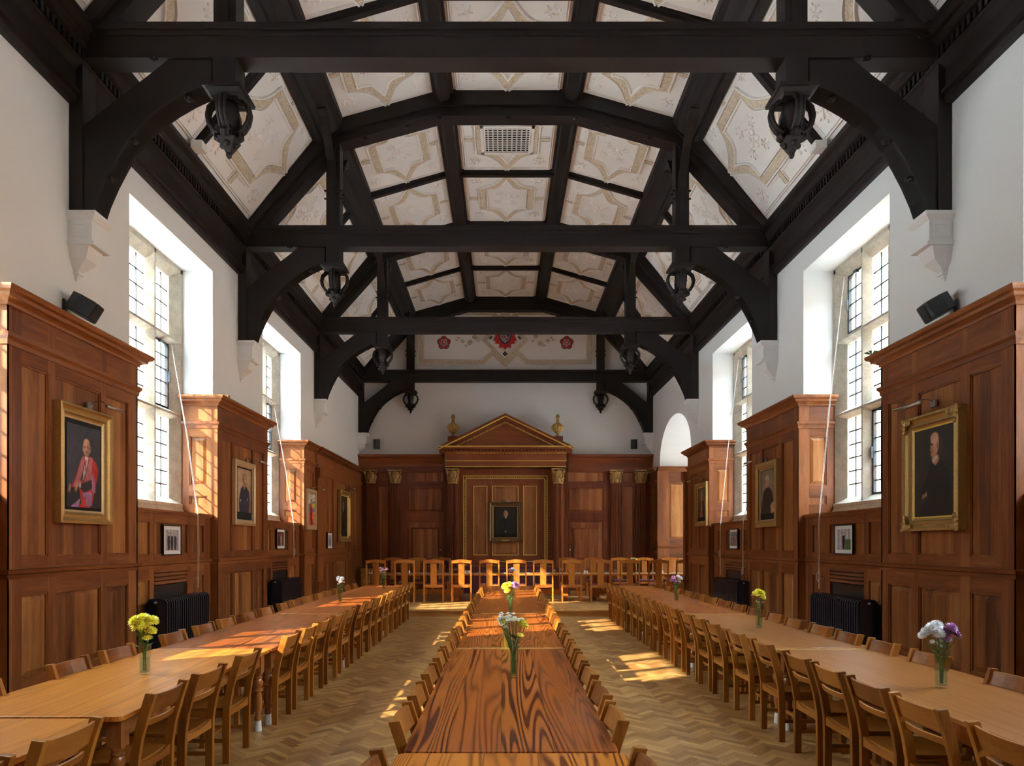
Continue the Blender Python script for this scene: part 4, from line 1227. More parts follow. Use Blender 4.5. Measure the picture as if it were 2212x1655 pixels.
for q in (-1, 1):
    for (cx_, cy_, r0, dr_) in ((1091 + q * 76, 741, 6, 1), (1091 + q * 92, 737, 4, -1), (1091 + q * 66, 728, 5, -1)):
        pts = []
        for k in range(16):
            f = k / 15; a = f * 3.3 * PI * dr_ * q
            pts.append((gx(cx_ + r0 * (1 - f * .8) * math.cos(a)), YG - .02, gz(cy_ + r0 * (1 - f * .8) * math.sin(a))))
        sc.tube(pts, 0.022, 5)
    for (a, b) in ((1091 + q * 100, 730), (1091 + q * 104, 735), (1091 + q * 84, 747), (1091 + q * 60, 737), (1091 + q * 24, 675), (1091 + q * 24, 682)):
        sc.ell((gx(a), YG - .015, gz(b)), (0.06, .02, .035), 6, 4)
sc.build('scrollwork', 'strap', gt)
reorigin(gt)
for px, sd_ in ((959, 'left'), (1224, 'right')):
    c = (gx(px), YG - 0.02, gz(741))
    t = thing('painted_rose', 'red and silver heraldic rose in relief on the gable, %s of the shield' % sd_, 'heraldic rose', c, 0, 'painted roses')
    def ringp(r, rr, n, ph, d): 
        mm = MB()
        for i in range(n):
            a = PI / 2 + 2 * PI * (i + ph) / n
            mm.ell((c[0] + r * math.cos(a), YG - d, c[2] + r * math.sin(a)), (rr, .02, rr), 8, 5)
        return mm
    ringp(.13, .115, 5, 0, .020).ell((c[0], YG - .02, c[2]), (.2, .016, .2), 12, 5).build('dark_outline', 'iron', t)
    ringp(.13, .092, 5, 0, .032).build('red_petals', 'red', t)
    ringp(.085, .062, 5, .5, .045).build('silver_petals', 'silver', t)
    ringp(.045, .036, 5, 0, .055).build('inner_red_petals', 'red', t)
    ringp(.02, .018, 5, .5, .065).build('gilt_centre', 'gold', t)
    reorigin(t)
c = (gx(1091), YG - .03, gz(729))
t = thing('heraldic_shield', 'red mantled coat of arms shield at the centre of the gable', 'coat of arms', c)
S = [(-.26, .24), (-.30, .05), (-.36, -.10), (-.28, -.12), (-.30, -.20), (-.18, -.20), (-.18, -.33), (-.08, -.30), (0, -.38), (.08, -.30), (.18, -.33), (.18, -.20), (.30, -.20), (.28, -.12), (.36, -.10), (.30, .05), (.26, .24), (.1, .33), (-.1, .33)]
S = [(a * 1.15, b * 1.15) for a, b in S]
k = len(S)
fan = MB(); fan.add([(c[0], YG - .05, c[2])] + [(c[0] + a, YG - .045, c[2] + b) for a, b in S] + [(c[0] + a, YG, c[2] + b) for a, b in S], [(0, 1 + i, 1 + (i + 1) % k) for i in range(k)] + [(1 + i, 1 + (i + 1) % k, 1 + k + (i + 1) % k, 1 + k + i) for i in range(k)])
fan.build('red_mantling', 'red', t)
sh = lambda f: [(-.17 * f, .2 * f), (-.17 * f, -.05 * f), (-.10 * f, -.17 * f), (0, -.24 * f), (.10 * f, -.17 * f), (.17 * f, -.05 * f), (.17 * f, .2 * f)]
for f, nm, mt, d in ((1.25, 'shield_border', 'iron', .06), (1.05, 'shield_field', 'silver', .07)):
    MB().prism([(c[0] + a, c[2] + b + .03) for a, b in sh(f)], 'y', YG - d, YG - .02).build(nm, mt, t)
q = MB()
for (a, b) in ((-.12, .14), (-.04, .14), (-.08, .06), (-.12, -.02), (-.04, -.02)): q.box(c[0] + a, c[0] + a + .05, YG - .08, YG - .065, c[2] + b, c[2] + b + .05)
q.prism([(c[0] + .03, c[2] - .14), (c[0] + .14, c[2] - .05), (c[0] + .14, c[2] - .01), (c[0] + .03, c[2] - .08)], 'y', YG - .08, YG - .065)
q.build('red_charges', 'red', t)
q = MB()
q.add([(c[0] + .02, YG - .082, c[2] + .18), (c[0] + .08, YG - .082, c[2] + .18), (c[0] + .16, YG - .082, c[2] + .0), (c[0] + .10, YG - .082, c[2] + .0)], [(0, 1, 2, 3)])
for (a, b) in ((-.52, .0), (.52, .0), (0, -.58)):
    for (u, v) in ((0, .05), (.05, 0), (-.05, 0), (0, -.05)): q.ell((c[0] + a + u, YG - .03, c[2] + b + v), (.035, .015, .035), 6, 4)
q.build('black_charges', 'iron', t)
reorigin(t)

# ================================================================ TABLES
HT = 0.77
LEG = [(0.030, 0.10), (0.038, 0.12), (0.030, 0.15), (0.026, 0.17), (0.040, 0.20), (0.048, 0.25), (0.040, 0.33), (0.034, 0.37), (0.050, 0.385), (0.050, 0.40), (0.036, 0.415), (0.052, 0.44), (0.055, 0.47), (0.040, 0.50), (0.048, 0.515), (0.036, 0.53), (0.050, 0.55), (0.050, 0.56)]
def rounded(x0, x1, y0, y1, r, n=5):
    out = []
    for cx_, cy_, a0 in ((x1 - r, y1 - r, 0), (x0 + r, y1 - r, PI / 2), (x0 + r, y0 + r, PI), (x1 - r, y0 + r, 1.5 * PI)):
        out += [(cx_ + r * math.cos(a0 + PI / 2 * i / n), cy_ + r * math.sin(a0 + PI / 2 * i / n)) for i in range(n + 1)]
    return out
def table(x0, x1, y0, y1, pine_m, label, group, ends=(0, 0), r=0.05, skew=0.0):
    cx_, cy_ = (x0 + x1) / 2, (y0 + y1) / 2
    w, l = (x1 - x0) / 2, (y1 - y0) / 2 - 0.004
    t = thing('long_dining_table', label, 'table', (cx_, cy_, 0), skew, group)
    m = MB().prism(rounded(-w, w, -l + (0.10 if ends[0] else 0), l - (0.10 if ends[1] else 0), r if not any(ends) else .01), 'z', HT - 0.032, HT)
    m.build('tabletop', pine_m, t, bevel=0.004)
    for e_, q in ((ends[0], -1), (ends[1], 1)):
        if e_: MB().box(-w, w, min(q * l, q * (l - .10)), max(q * l, q * (l - .10)), HT - 0.032, HT - 0.001).build('end_board', 'pine_end', t, bevel=0.004)
    a = MB()
    for q in (-1, 1):
        a.box(min(q * (w - .05), q * (w - .075)), max(q * (w - .05), q * (w - .075)), -l + .16, l - .16, 0.62, HT - 0.033)
        a.box(-w + .1, w - .1, min(q * (l - .11), q * (l - .135)), max(q * (l - .11), q * (l - .135)), 0.62, HT - 0.033)
    a.build('apron', 'pine_leg', t)
    for qx in (-1, 1):
        for qy in (-1, 1):
            px_, py_ = qx * (w - 0.085), qy * (l - 0.12)
            lg = MB().lathe([(r_ * .92, z) for r_, z in LEG], (px_, py_, 0), 14).box(px_ - .045, px_ + .045, py_ - .045, py_ + .045, 0.56, HT - 0.034).build('leg', 'pine_leg', t, smooth='auto')
            MB().lathe([(0.036, 0), (0.030, 0.10), (0.026, 0.10)], (px_, py_, 0), 12).build('foot_cup', 'cup', lg)
    return t
RW = {'left': ('honey pine dining table in the left row', 'pine_l'), 'centre': ('red-brown pine dining table in the centre row', 'pine_c'), 'right': ('brown pine dining table in the right row', 'pine_r')}
NTH = ['nearest the camera', 'second from the camera', 'third from the camera', 'fourth from the camera', 'farthest, by the dais']
def row(nm, spec, off=0):
    for i, (x0, x1, y0, y1, mt, en) in enumerate(spec):
        k = NTH[i] if i < len(spec) - 1 else NTH[4]
        table(x0, x1, y0, y1, mt, RW[nm][0] + ', ' + k, nm + ' row of dining tables', en)
row('left', [(-3.44, -2.34, 1.9, 4.02, 'pine_l', (0, 0)), (-3.41, -2.27, 4.05, 6.68, 'pine_l', (0, 0)), (-3.40, -2.26, 6.68, 10.06, 'pine_c', (0, 1)), (-3.39, -2.26, 10.06, 13.43, 'pine_c', (0, 0)), (-3.37, -2.25, 13.43, 16.6, 'pine_c', (0, 0))])
row('centre', [(-.52, .60, 0.75, 3.36, 'pine_o', (0, 0)), (-.495, .575, 3.37, 6.66, 'pine_c', (0, 0)), (-.455, .60, 6.66, 10.0, 'pine_c', (1, 0)), (-.44, .66, 10.0, 13.4, 'pine_c', (1, 0)), (-.38, .72, 13.4, 16.55, 'pine_c', (0, 0))])
row('right', [(2.66, 3.68, 1.0, 3.40, 'pine_r', (0, 0)), (2.66, 3.67, 3.41, 6.72, 'pine_r', (0, 1)), (2.67, 3.66, 6.73, 10.05, 'pine_r', (0, 1)), (2.69, 3.65, 10.06, 13.4, 'pine_c', (0, 0)), (2.70, 3.64, 13.4, 16.6, 'pine_c', (0, 0))])

# ================================================================ SLAT-BACK CHAIRS
def chair_proto():
    t = thing('dining_chair', '-', 'chair')
    post = [(-0.235, 0), (-0.235, 0.44), (-0.262, 0.60), (-0.345, 0.88), (-0.285, 0.885), (-0.205, 0.62), (-0.18, 0.50), (-0.175, 0.40), (-0.175, 0)]
    front = [(-0.235, 0), (-0.236, 0.30), (-0.240, 0.46), (-0.262, 0.60), (-0.300, 0.74), (-0.345, 0.878)]
    back = [(-0.180, 0), (-0.178, 0.30), (-0.180, 0.44), (-0.200, 0.58), (-0.235, 0.73), (-0.283, 0.885)]
    for q in (-1, 1):
        MB().strip(front, back, 'x', min(q * .20, q * .236), max(q * .20, q * .236)).build('back_leg', 'chair', t, bevel=0.004)
    for q in (-1, 1):
        MB().box(min(q * .19, q * .232), max(q * .19, q * .232), 0.150, 0.195, 0, 0.435).build('front_leg', 'chair', t, bevel=0.003)
    def rail(z0, z1, th, sag, yb):
        n = 8; a, b = [], []
        for i in range(n + 1):
            x = -0.20 + 0.40 * i / n; s_ = sag * (1 - (x / .2) ** 2)
            a.append((x, yb - s_)); b.append((x, yb - s_ + th))
        m = MB().strip(a, b, 'z', z0, z1)
        m.v = [(x, y - (z - z0) * 0.33, z) for x, y, z in m.v]
        return m
    rail(0.745, 0.865, 0.020, 0.028, -0.280).build('top_rail', 'chair_rail', t, bevel=0.003)
    rail(0.665, 0.705, 0.018, 0.028, -0.250).build('lower_rail', 'chair_rail', t, bevel=0.002)
    n = 8; lo, hi = [], []
    for i in range(n + 1):
        x = -0.20 + 0.40 * i / n
        lo.append((x, 0.385)); hi.append((x, 0.455 - 0.030 * (1 - (x / .2) ** 2)))
    MB().strip(lo, hi, 'y', -0.228, -0.205).build('seat_rail', 'chair_rail', t)
    s_ = MB(); vs, fs = [], []
    N = 7
    for j in range(N + 1):
        for i in range(N + 1):
            x = -0.215 + 0.43 * i / N; y = -0.205 + 0.415 * j / N
            vs.append((x, y, 0.452 - 0.024 * (1 - (x / .215) ** 2) * (1 - ((y) / .25) ** 2)))
    for j in range(N):
        for i in range(N): a = j * (N + 1) + i; fs.append((a, a + 1, a + N + 2, a + N + 1))
    nv = len(vs); vs += [(x, y, z - 0.020) for x, y, z in vs]
    fs += [tuple(q + nv for q in f)[::-1] for f in fs]
    for i in range(N):
        fs += [(i, i + 1, nv + i + 1, nv + i), (N * (N + 1) + i, N * (N + 1) + i + 1, nv + N * (N + 1) + i + 1, nv + N * (N + 1) + i), (i * (N + 1), (i + 1) * (N + 1), nv + (i + 1) * (N + 1), nv + i * (N + 1)), (i * (N + 1) + N, (i + 1) * (N + 1) + N, nv + (i + 1) * (N + 1) + N, nv + i * (N + 1) + N)]
    s_.add(vs, fs).build('seat', 'chair', t)
    MB().box(-.19, .19, 0.165, 0.183, 0.375, 0.43).build('front_apron', 'chair_rail', t)
    for q in (-1, 1):
        MB().box(min(q * .205, q * .223), max(q * .205, q * .223), -0.18, 0.16, 0.375, 0.43).build('side_rail', 'chair', t)
        MB().box(min(q * .205, q * .223), max(q * .205, q * .223), -0.18, 0.16, 0.17, 0.20).build('side_stretcher', 'chair', t)
    MB().box(-.21, .21, -0.02, 0.0, 0.172, 0.198).build('cross_stretcher', 'chair_rail', t)
    return t
CP = chair_proto()
CP_KIDS = list(CP.children)
used = [False]
def place_chair(x, y, rz, label, group):
    if not used[0]: c = CP; used[0] = True
    else:
        c = CP.copy(); COL.objects.link(c)
        for k in CP_KIDS:
            kk = k.copy(); COL.objects.link(kk); kk.parent = c
    c.location = (x, y, 0); c.rotation_euler = (0, 0, rz + random.uniform(-.025, .025))
    c['label'] = label; c['category'] = 'chair'; c['group'] = group
    return c
LA = [2.75, 3.41, 4.40, 5.04, 5.80, 6.99, 7.63, 8.26, 8.94, 9.68, 10.45, 11.1, 11.72, 12.3, 12.9, 13.5, 14.1, 14.7, 15.3, 15.95]
RA = [2.6, 3.31, 4.01, 4.56, 5.11, 5.65, 6.41, 7.17, 7.95, 8.53, 9.11, 9.78, 10.42, 11.21, 11.8, 12.42, 13.0, 13.6, 14.2, 14.8, 15.4, 16.0]
LW = [4.42, 5.40, 6.07, 7.10, 7.83, 8.46, 9.2, 9.86, 10.65, 11.3, 12.0, 12.75, 13.4, 14.1, 14.9, 15.7]
RWL = [4.0, 4.8, 5.75, 6.46, 7.1, 7.72, 8.4, 9.0, 9.7, 10.4, 11.1, 11.8, 12.5, 13.2, 14.0, 14.8, 15.7]
CL_ = [2.83, 3.75, 4.35, 5.03, 5.72, 6.35, 6.95, 7.6, 8.2, 8.85, 9.45, 10.1, 10.75, 11.4, 12.0, 12.65, 13.3, 14.0, 14.7, 15.5]
CR_ = [2.86, 3.77, 4.36, 5.0, 5.60, 6.2, 6.8, 7.45, 8.1, 8.75, 9.35, 10.0, 10.65, 11.3, 11.95, 12.6, 13.3, 14.0, 14.75, 15.5]
for lst, x, rz, desc, g in ((LA, -2.47, PI / 2, 'aisle side of the left table row', 'chairs on the aisle side of the left tables'),
                            (RA, 2.735, -PI / 2, 'aisle side of the right table row', 'chairs on the aisle side of the right tables'),
                            (LW, -3.13, -PI / 2, 'window side of the left table row', 'chairs on the window side of the left tables'),
                            (RWL, 3.29, PI / 2, 'window side of the right table row', 'chairs on the window side of the right tables'),
                            (CL_, -0.25, -PI / 2, 'left side of the centre table row', 'chairs on the left side of the centre tables'),
                            (CR_, 0.31, PI / 2, 'right side of the centre table row', 'chairs on the right side of the centre tables')):
    for i, y in enumerate(lst):
        xx = x + (0.010 * (y - 3.5) if abs(x) < 1 else 0)
        nm = 'nearest' if i == 0 else ('farthest' if i == len(lst) - 1 else ORD[i])
        place_chair(xx, y, rz, 'slat-back beech chair, %s from the camera on the %s' % (nm, desc) if 0 < i < len(lst) - 1 else 'slat-back beech chair, %s on the %s' % (nm, desc), g)

# ================================================================ HIGH TABLE
ZD = 0.155
def high_chair_proto():
    t = thing('high_back_chair', '-', 'chair')
    for q in (-1, 1):
        f = [(-0.245, 0), (-0.215, .5), (-0.225, .8), (-0.262, 1.17)]; b = [(-0.205, 0), (-0.175, .5), (-0.185, .8), (-0.225, 1.17)]
        MB().strip(f, b, 'x', min(q * .245, q * .285), max(q * .245, q * .285)).build('back_leg', 'highchair', t, bevel=0.003)
        MB().box(min(q * .23, q * .272), max(q * .23, q * .272), 0.19, 0.235, 0, 0.44).build('front_leg', 'highchair', t)
        MB().box(min(q * .245, q * .265), max(q * .245, q * .265), -0.2, 0.2, 0.38, 0.44).build('side_rail', 'highchair', t)
        MB().box(min(q * .245, q * .265), max(q * .245, q * .265), -0.2, 0.2, 0.15, 0.18).build('side_stretcher', 'highchair', t)
    n = 10; lo, hi = [], []
    for i in range(n + 1):
        x = -0.27 + 0.54 * i / n; c_ = 1 - (x / .27) ** 2
        lo.append((x, 1.08 + 0.025 * c_)); hi.append((x, 1.155 + 0.045 * c_))
    MB().strip(lo, hi, 'y', -0.268, -0.240).build('crest_rail', 'highchair', t, bevel=0.002)
    MB().strip([(-0.205, .47), (-0.212, .7), (-0.245, 1.09)], [(-0.187, .47), (-0.194, .7), (-0.227, 1.09)], 'x', -0.085, 0.085).build('splat', 'highchair', t)
    n = 8; lo = [(-0.26 + .52 * i / n, 0.43 + 0.02 * (1 - ((-0.26 + .52 * i / n) / .26) ** 2) * -1) for i in range(n + 1)]
    MB().strip(lo, [(x, 0.49) for x, _ in lo], 'y', -0.22, -0.19).build('seat_rail', 'highchair', t)
    MB().box(-.25, .25, .20, .22, .38, .44).build('front_rail', 'highchair', t)
    MB().box(-.25, .25, -.19, .22, .44, .505).build('seat_pad', 'maroon', t, bevel=0.02)
    return t
HP = high_chair_proto(); HPK = list(HP.children); hu = [False]
def place_high(px, y, rz, label, group):
    if not hu[0]: c = HP; hu[0] = True
    else:
        c = HP.copy(); COL.objects.link(c)
        for k in HPK:
            kk = k.copy(); COL.objects.link(kk); kk.parent = c
    c.location = ((px - 1087) * y / 1475, y, ZD); c.rotation_euler = (0, 0, rz + random.uniform(-.03, .03))
    c['label'] = label; c['category'] = 'chair'; c['group'] = group
fr_ = [815.5, 876, 938, 997.5, 1057, 1115.5, 1172.5, 1234, 1295, 1358, 1419, 1478]
for i, px in enumerate(fr_):
    place_high(px, 19.25, 0, 'tall high-back orange oak chair, back to camera, %s' % ('leftmost at the high table' if i == 0 else 'rightmost at the high table' if i == len(fr_) - 1 else ORD[i] + ' from the left at the high table'), 'high-back chairs on the near side of the high table')
bk_ = [847, 900, 952, 1228, 1284, 1341, 1395, 1452]
for i, px in enumerate(bk_):
    place_high(px, 21.6, PI, 'high-back oak chair behind the high table facing the camera, %s' % ('leftmost' if i == 0 else 'rightmost' if i == len(bk_) - 1 else ORD[i] + ' from the left'), 'high-back chairs on the far side of the high table')
for n, (a, b) in enumerate(((793, 1021), (1022, 1258), (1259, 1492))):
    x0, x1 = (a - 1087) * 19.4 / 1475, (b - 1087) * 19.4 / 1475
    t = thing('high_table', 'long oak trestle table on the dais, %s section' % ('left', 'middle', 'right')[n], 'table', ((x0 + x1) / 2, 19.95, ZD), 0, 'high table sections')
    MB().box(x0 + .003, x1 - .003, 19.42, 20.5, 0.885, 0.925).build('tabletop', 'highchair', t, bevel=0.005)
    MB().box(x0 + .3, x1 - .3, 19.93, 19.97, 0.32, 0.46).build('stretcher', 'highchair', t)
    for x in (x0 + .45, x1 - .45):
        MB().box(x - .09, x + .09, 19.85, 20.05, 0.25, 0.80).box(x - .06, x + .06, 19.5, 20.4, 0.80, 0.884).box(x - .06, x + .06, 19.52, 20.38, ZD, 0.25).build('trestle', 'highchair', t, bevel=0.01)
    reorigin(t)
# sideboards against the back wall
def board(px0, px1, y0, y1, z1, mat, topm, label):
    x0, x1 = (px0 - 1087) * y0 / 1475, (px1 - 1087) * y0 / 1475
    t = thing('sideboard', label, 'sideboard', ((x0 + x1) / 2, (y0 + y1) / 2, ZD))
    MB().box(x0 + .02, x1 - .02, y0 + .02, y1, ZD, z1 - .03).build('body', mat, t)
    MB().box(x0, x1, y0, y1 + .01, z1 - .03, z1).build('top', topm, t)
    T = TF(y0 + .02); d = MB(T); n = max(2, int((x1 - x0) / .6)); w = (x1 - x0 - .1) / n
    for i in range(n): d.frus(x0 + .05 + i * w + .02, x0 + .05 + (i + 1) * w - .02, ZD + .08, z1 - .1, 0, .015, .02)
    d.build('door_panels', mat, t)
    reorigin(t)
board(778, 822, 22.3, 22.95, 1.02, 'pine_end', 'black', 'small pale cabinet with a black top in the back left corner')
board(900, 962, 22.9, 23.4, 1.10, 'mah_z', 'black', 'dark sideboard holding glasses behind the high table on the left')
board(1000, 1200, 22.4, 23.0, 1.06, 'maroon', 'mah_x', 'long maroon-fronted sideboard under the central portrait')

# ================================================================ PICTURES
class Canvas:
    def __init__(s, w, h, bg):
        s.w, s.h = w, h
        s.U, s.V = np.meshgrid((np.arange(w)) / (w - 1), (np.arange(h)) / (h - 1))
        s.c = np.zeros((h, w, 3)) + np.array(bg) / 255.0
        s.r = np.random.RandomState(3)
    def zoom(s, k, cu=.5, cv=.2):
        s.U = (s.U - cu) / k + cu; s.V = (s.V - cv) / k + cv
    def put(s, m, col):
        m = m[..., None]; s.c = s.c * (1 - m) + np.array(col) / 255.0 * m
    def ell(s, u, v, ru, rv, col, soft=0.25, ang=0, a=1.0):
        du, dv = (s.U - u), (s.V - v); ca, sa = math.cos(ang), math.sin(ang)
        p = du * ca + dv * sa; q = -du * sa + dv * ca
        d = np.sqrt((p / ru) ** 2 + (q / rv) ** 2)
        s.put(np.clip((1 + soft / 2 - d) / soft, 0, 1) * a, col)
    def poly(s, pts, col, a=1.0, blur=1):
        ins = np.zeros_like(s.U, dtype=bool); n = len(pts)
        for i in range(n):
            (x1, y1), (x2, y2) = pts[i], pts[(i + 1) % n]
            if y1 == y2: continue
            cnd = ((y1 > s.V) != (y2 > s.V)) & (s.U < (x2 - x1) * (s.V - y1) / (y2 - y1) + x1)
            ins ^= cnd
        m = ins.astype(float)
        for _ in range(blur):
            p = np.pad(m, 1, mode='edge')
            m = (p[1:-1, 1:-1] * 2 + p[:-2, 1:-1] + p[2:, 1:-1] + p[1:-1, :-2] + p[1:-1, 2:]) / 6
        s.put(m * a, col)
    def grain(s, amt, k=6):
        g = s.r.rand(s.h // k + 2, s.w // k + 2)
        yy = np.linspace(0, g.shape[0] - 1.01, s.h); xx = np.linspace(0, g.shape[1] - 1.01, s.w)
        yi, xi = yy.astype(int), xx.astype(int); fy, fx = (yy - yi)[:, None], (xx - xi)[None, :]
        v = g[yi][:, xi] * (1 - fy) * (1 - fx) + g[yi + 1][:, xi] * fy * (1 - fx) + g[yi][:, xi + 1] * (1 - fy) * fx + g[yi + 1][:, xi + 1] * fy * fx
        s.c = np.clip(s.c * (1 + amt * (v[..., None] - .5)) + .03 * amt * (s.r.rand(s.h, s.w, 1) - .5), 0, 1)
    def head(s, u, v, r, asp, skin=(196, 150, 122), hair=(110, 100, 92), bald=False, turn=0.0, lay='3q'):
        r *= 1.22; ru, rv = r / asp, r * 1.32
        dk = tuple(c * .62 for c in skin); lt = tuple(min(255, c * 1.16) for c in skin)
        if hair is not None: s.ell(u - turn * ru * .25, v - rv * (.10 if not bald else -.12), ru * 1.10, rv * (1.02 if not bald else .62), hair, .2)
        s.ell(u, v, ru * .93, rv, skin, .18)
        if bald: s.ell(u - turn * .1 * ru, v - rv * .55, ru * .80, rv * .45, lt, .5)
        s.ell(u + .45 * ru * (1 if turn >= 0 else -1) * -1, v + .1 * rv, ru * .40, rv * .7, dk, .9, a=.6)
        for q in (-1, 1):
            eu = u + turn * .25 * ru + q * .36 * ru
            s.ell(eu, v - .08 * rv, ru * .17, rv * .06, (60, 40, 36), .6, a=.9)
            s.ell(eu, v - .20 * rv, ru * .20, rv * .035, dk, .8, a=.7)
            s.ell(eu + .0, v + .18 * rv, ru * .22, rv * .14, lt, .9, a=.5)
            s.ell(u + q * ru * .95, v + .02 * rv, ru * .12, rv * .17, dk, .5)
        s.ell(u + turn * .35 * ru, v + .12 * rv, ru * .10, rv * .20, lt, .6, a=.8)
        s.ell(u + turn * .40 * ru, v + .27 * rv, ru * .17, rv * .05, dk, .7, a=.8)
        s.ell(u + turn * .28 * ru, v + .50 * rv, ru * .30, rv * .055, (140, 62, 56), .6)
        s.ell(u + turn * .25 * ru, v + .80 * rv, ru * .35, rv * .16, dk, .9, a=.35)
    def hand(s, u, v, r, asp, ang, skin=(190, 140, 115)):
        ca, sa = math.cos(ang), math.sin(ang)
        s.ell(u, v, r / asp, r * .75, skin, .3, ang)
        for k in range(4):
            o = (k - 1.5) * .42 * r
            s.ell(u + (ca * r * 1.2 - sa * o) / asp, v + sa * r * 1.2 + ca * o, r * .62 / asp, r * .17, tuple(c * (.9 + .05 * (k % 2)) for c in skin), .4, ang)
    def mesh(s, name, w, h):
        W_, H_ = s.w, s.h
        X_ = (s.U - .5) * w; Z_ = (.5 - s.V) * h
        vs = np.stack([X_, np.zeros_like(X_), Z_], -1).reshape(-1, 3)
        i = np.arange((H_ - 1) * (W_ - 1)); r_, c_ = i // (W_ - 1), i % (W_ - 1); a = r_ * W_ + c_
        f = np.stack([a, a + W_, a + W_ + 1, a + 1], -1)
        me = bpy.data.meshes.new(name); me.from_pydata(vs.tolist(), [], f.tolist())
        at = me.color_attributes.new('Col', 'FLOAT_COLOR', 'POINT')
        c = s.c.reshape(-1, 3); lin = np.where(c <= .04045, c / 12.92, ((c + .055) / 1.055) ** 2.4)
        at.data.foreach_set('color', np.concatenate([lin, np.ones((len(lin), 1))], 1).astype(np.float32).ravel())
        me.materials.append(M['canvas'])
        return me

def red_robes():
    c = Canvas(90, 124, (44, 46, 58)); A = .73
    c.ell(.25, .25, .5, .5, (62, 62, 74), 1.6, a=.7); c.ell(.9, .8, .4, .5, (26, 26, 34), 1.5, a=.8)
    c.zoom(1.10, .5, .6)
    c.poly([(.50, .38), (.40, .44), (.30, .60), (.10, .80), (.06, .98), (.55, 1), (.72, .93), (.80, .75), (.90, .55), (.84, .44), (.70, .38)], (188, 36, 26))
    c.poly([(.50, .39), (.44, .40), (.30, .62), (.16, .80), (.22, .86), (.42, .70), (.50, .50)], (186, 108, 118))
    c.poly([(.66, .38), (.74, .40), (.70, .60), (.58, .72), (.50, .70), (.58, .52)], (186, 108, 118))
    c.poly([(.54, .38), (.62, .38), (.58, .52), (.48, .68), (.40, .66), (.50, .50)], (38, 36, 44))
    c.poly([(.52, .385), (.62, .39), (.59, .47), (.53, .58), (.46, .68), (.47, .57), (.53, .47)], (206, 212, 222))
    c.poly([(.545, .42), (.56, .42), (.55, .53), (.525, .53)], (170, 30, 30)); c.ell(.53, .545, .02, .014, (190, 150, 60))
    c.poly([(.66, .62), (.74, .56), (.80, .66), (.82, .78), (.74, .80), (.68, .74)], (170, 104, 140))
    c.poly([(.42, .70), (.70, .64), (.72, .74), (.50, .80), (.40, .76)], (34, 33, 40))
    c.poly([(0, .76), (.36, .74), (.42, .92), (.30, .98), (0, .98)], (24, 24, 34))
    c.poly([(.46, .80), (.72, .78), (.70, .94), (.48, .95)], (168, 118, 168)); c.poly([(.50, .84), (.44, .96), (.52, .96), (.56, .86)], (196, 40, 28))
    c.poly([(.10, .98), (.30, .90), (.40, .86), (.34, 1), (.08, 1)], (160, 112, 168))
    c.head(.565, .29, .062, A, (202, 150, 122), (180, 174, 168), bald=True, turn=-.2)
    c.ell(.52, .285, .028, .012, (90, 60, 56), .5, a=.5); c.ell(.60, .285, .028, .012, (90, 60, 56), .5, a=.5)
    c.hand(.30, .735, .034, A, 2.0); c.hand(.12, .755, .030, A, 1.9)
    c.ell(.39, .72, .018, .03, (210, 214, 226)); c.grain(.25); return c
def blue_shirt():
    c = Canvas(80, 104, (176, 142, 108)); A = .8
    c.ell(.2, .3, .5, .6, (196, 162, 128), 1.5, a=.8); c.ell(.9, .9, .5, .4, (150, 112, 80), 1.4)
    c.zoom(1.22)
    c.poly([(.40, .36), (.30, .42), (.22, .55), (.18, .72), (.20, .80), (.28, 1), (.78, 1), (.80, .80), (.84, .62), (.78, .44), (.64, .37)], (32, 38, 62))
    c.poly([(.20, .60), (.60, .62), (.80, .55), (.82, .66), (.60, .72), (.24, .72)], (44, 52, 80))
    c.poly([(.28, .76), (.76, .76), (.78, 1), (.30, 1)], (38, 44, 66))
    c.poly([(.44, .33), (.58, .33), (.56, .40), (.50, .43), (.46, .40)], (176, 128, 100))
    c.head(.51, .24, .066, A, (190, 146, 120), (80, 66, 56), turn=.1); c.ell(.515, .315, .05, .025, (120, 100, 88), .6, a=.7)
    c.hand(.70, .60, .030, A, 2.6); c.ell(.27, .64, .035, .025, (186, 140, 112)); c.grain(.2); return c
def dark_sitter(bg=(26, 21, 16), turn=.1, hair=(92, 70, 50), hv=.24, collar=True, hu=.5, coat=(13, 13, 16), hands=((.52, .80, 2.3),), red=False):
    c = Canvas(80, 104, bg); A = .8
    c.ell(.5, .35, .5, .5, tuple(x * 1.9 + 6 for x in bg), 1.7, a=.7)
    c.zoom(1.16, hu, .12)
    c.poly([(hu - .08, .36), (hu - .28, .46), (hu - .36, .66), (hu - .38, 1), (hu + .42, 1), (hu + .36, .62), (hu + .26, .44), (hu + .08, .36)], coat)
    c.poly([(hu + .1, .5), (hu + .2, .6), (hu + .16, .9), (hu + .08, .9)], tuple(x * 1.7 + 6 for x in coat), a=.6, blur=4)
    c.head(hu, hv, .064, A, (206, 158, 128), hair, turn=turn)
    if collar: c.poly([(hu - .05, hv + .08), (hu + .05, hv + .08), (hu + .02, hv + .155), (hu - .01, hv + .155)], (222, 216, 204))
    if red:
        c.poly([(hu - .07, .36), (hu - .05, .36), (hu + .03, .50), (hu + .12, .34), (hu + .14, .36), (hu + .04, .54), (hu + .02, .54)], (168, 28, 24)); c.poly([(hu + .18, .72), (hu + .40, .64), (hu + .44, .84), (hu + .22, .90)], (176, 158, 130))
    for (a, b, g) in hands: c.hand(a, b, .026, A, g, (198, 148, 120))
    c.grain(.3); return c
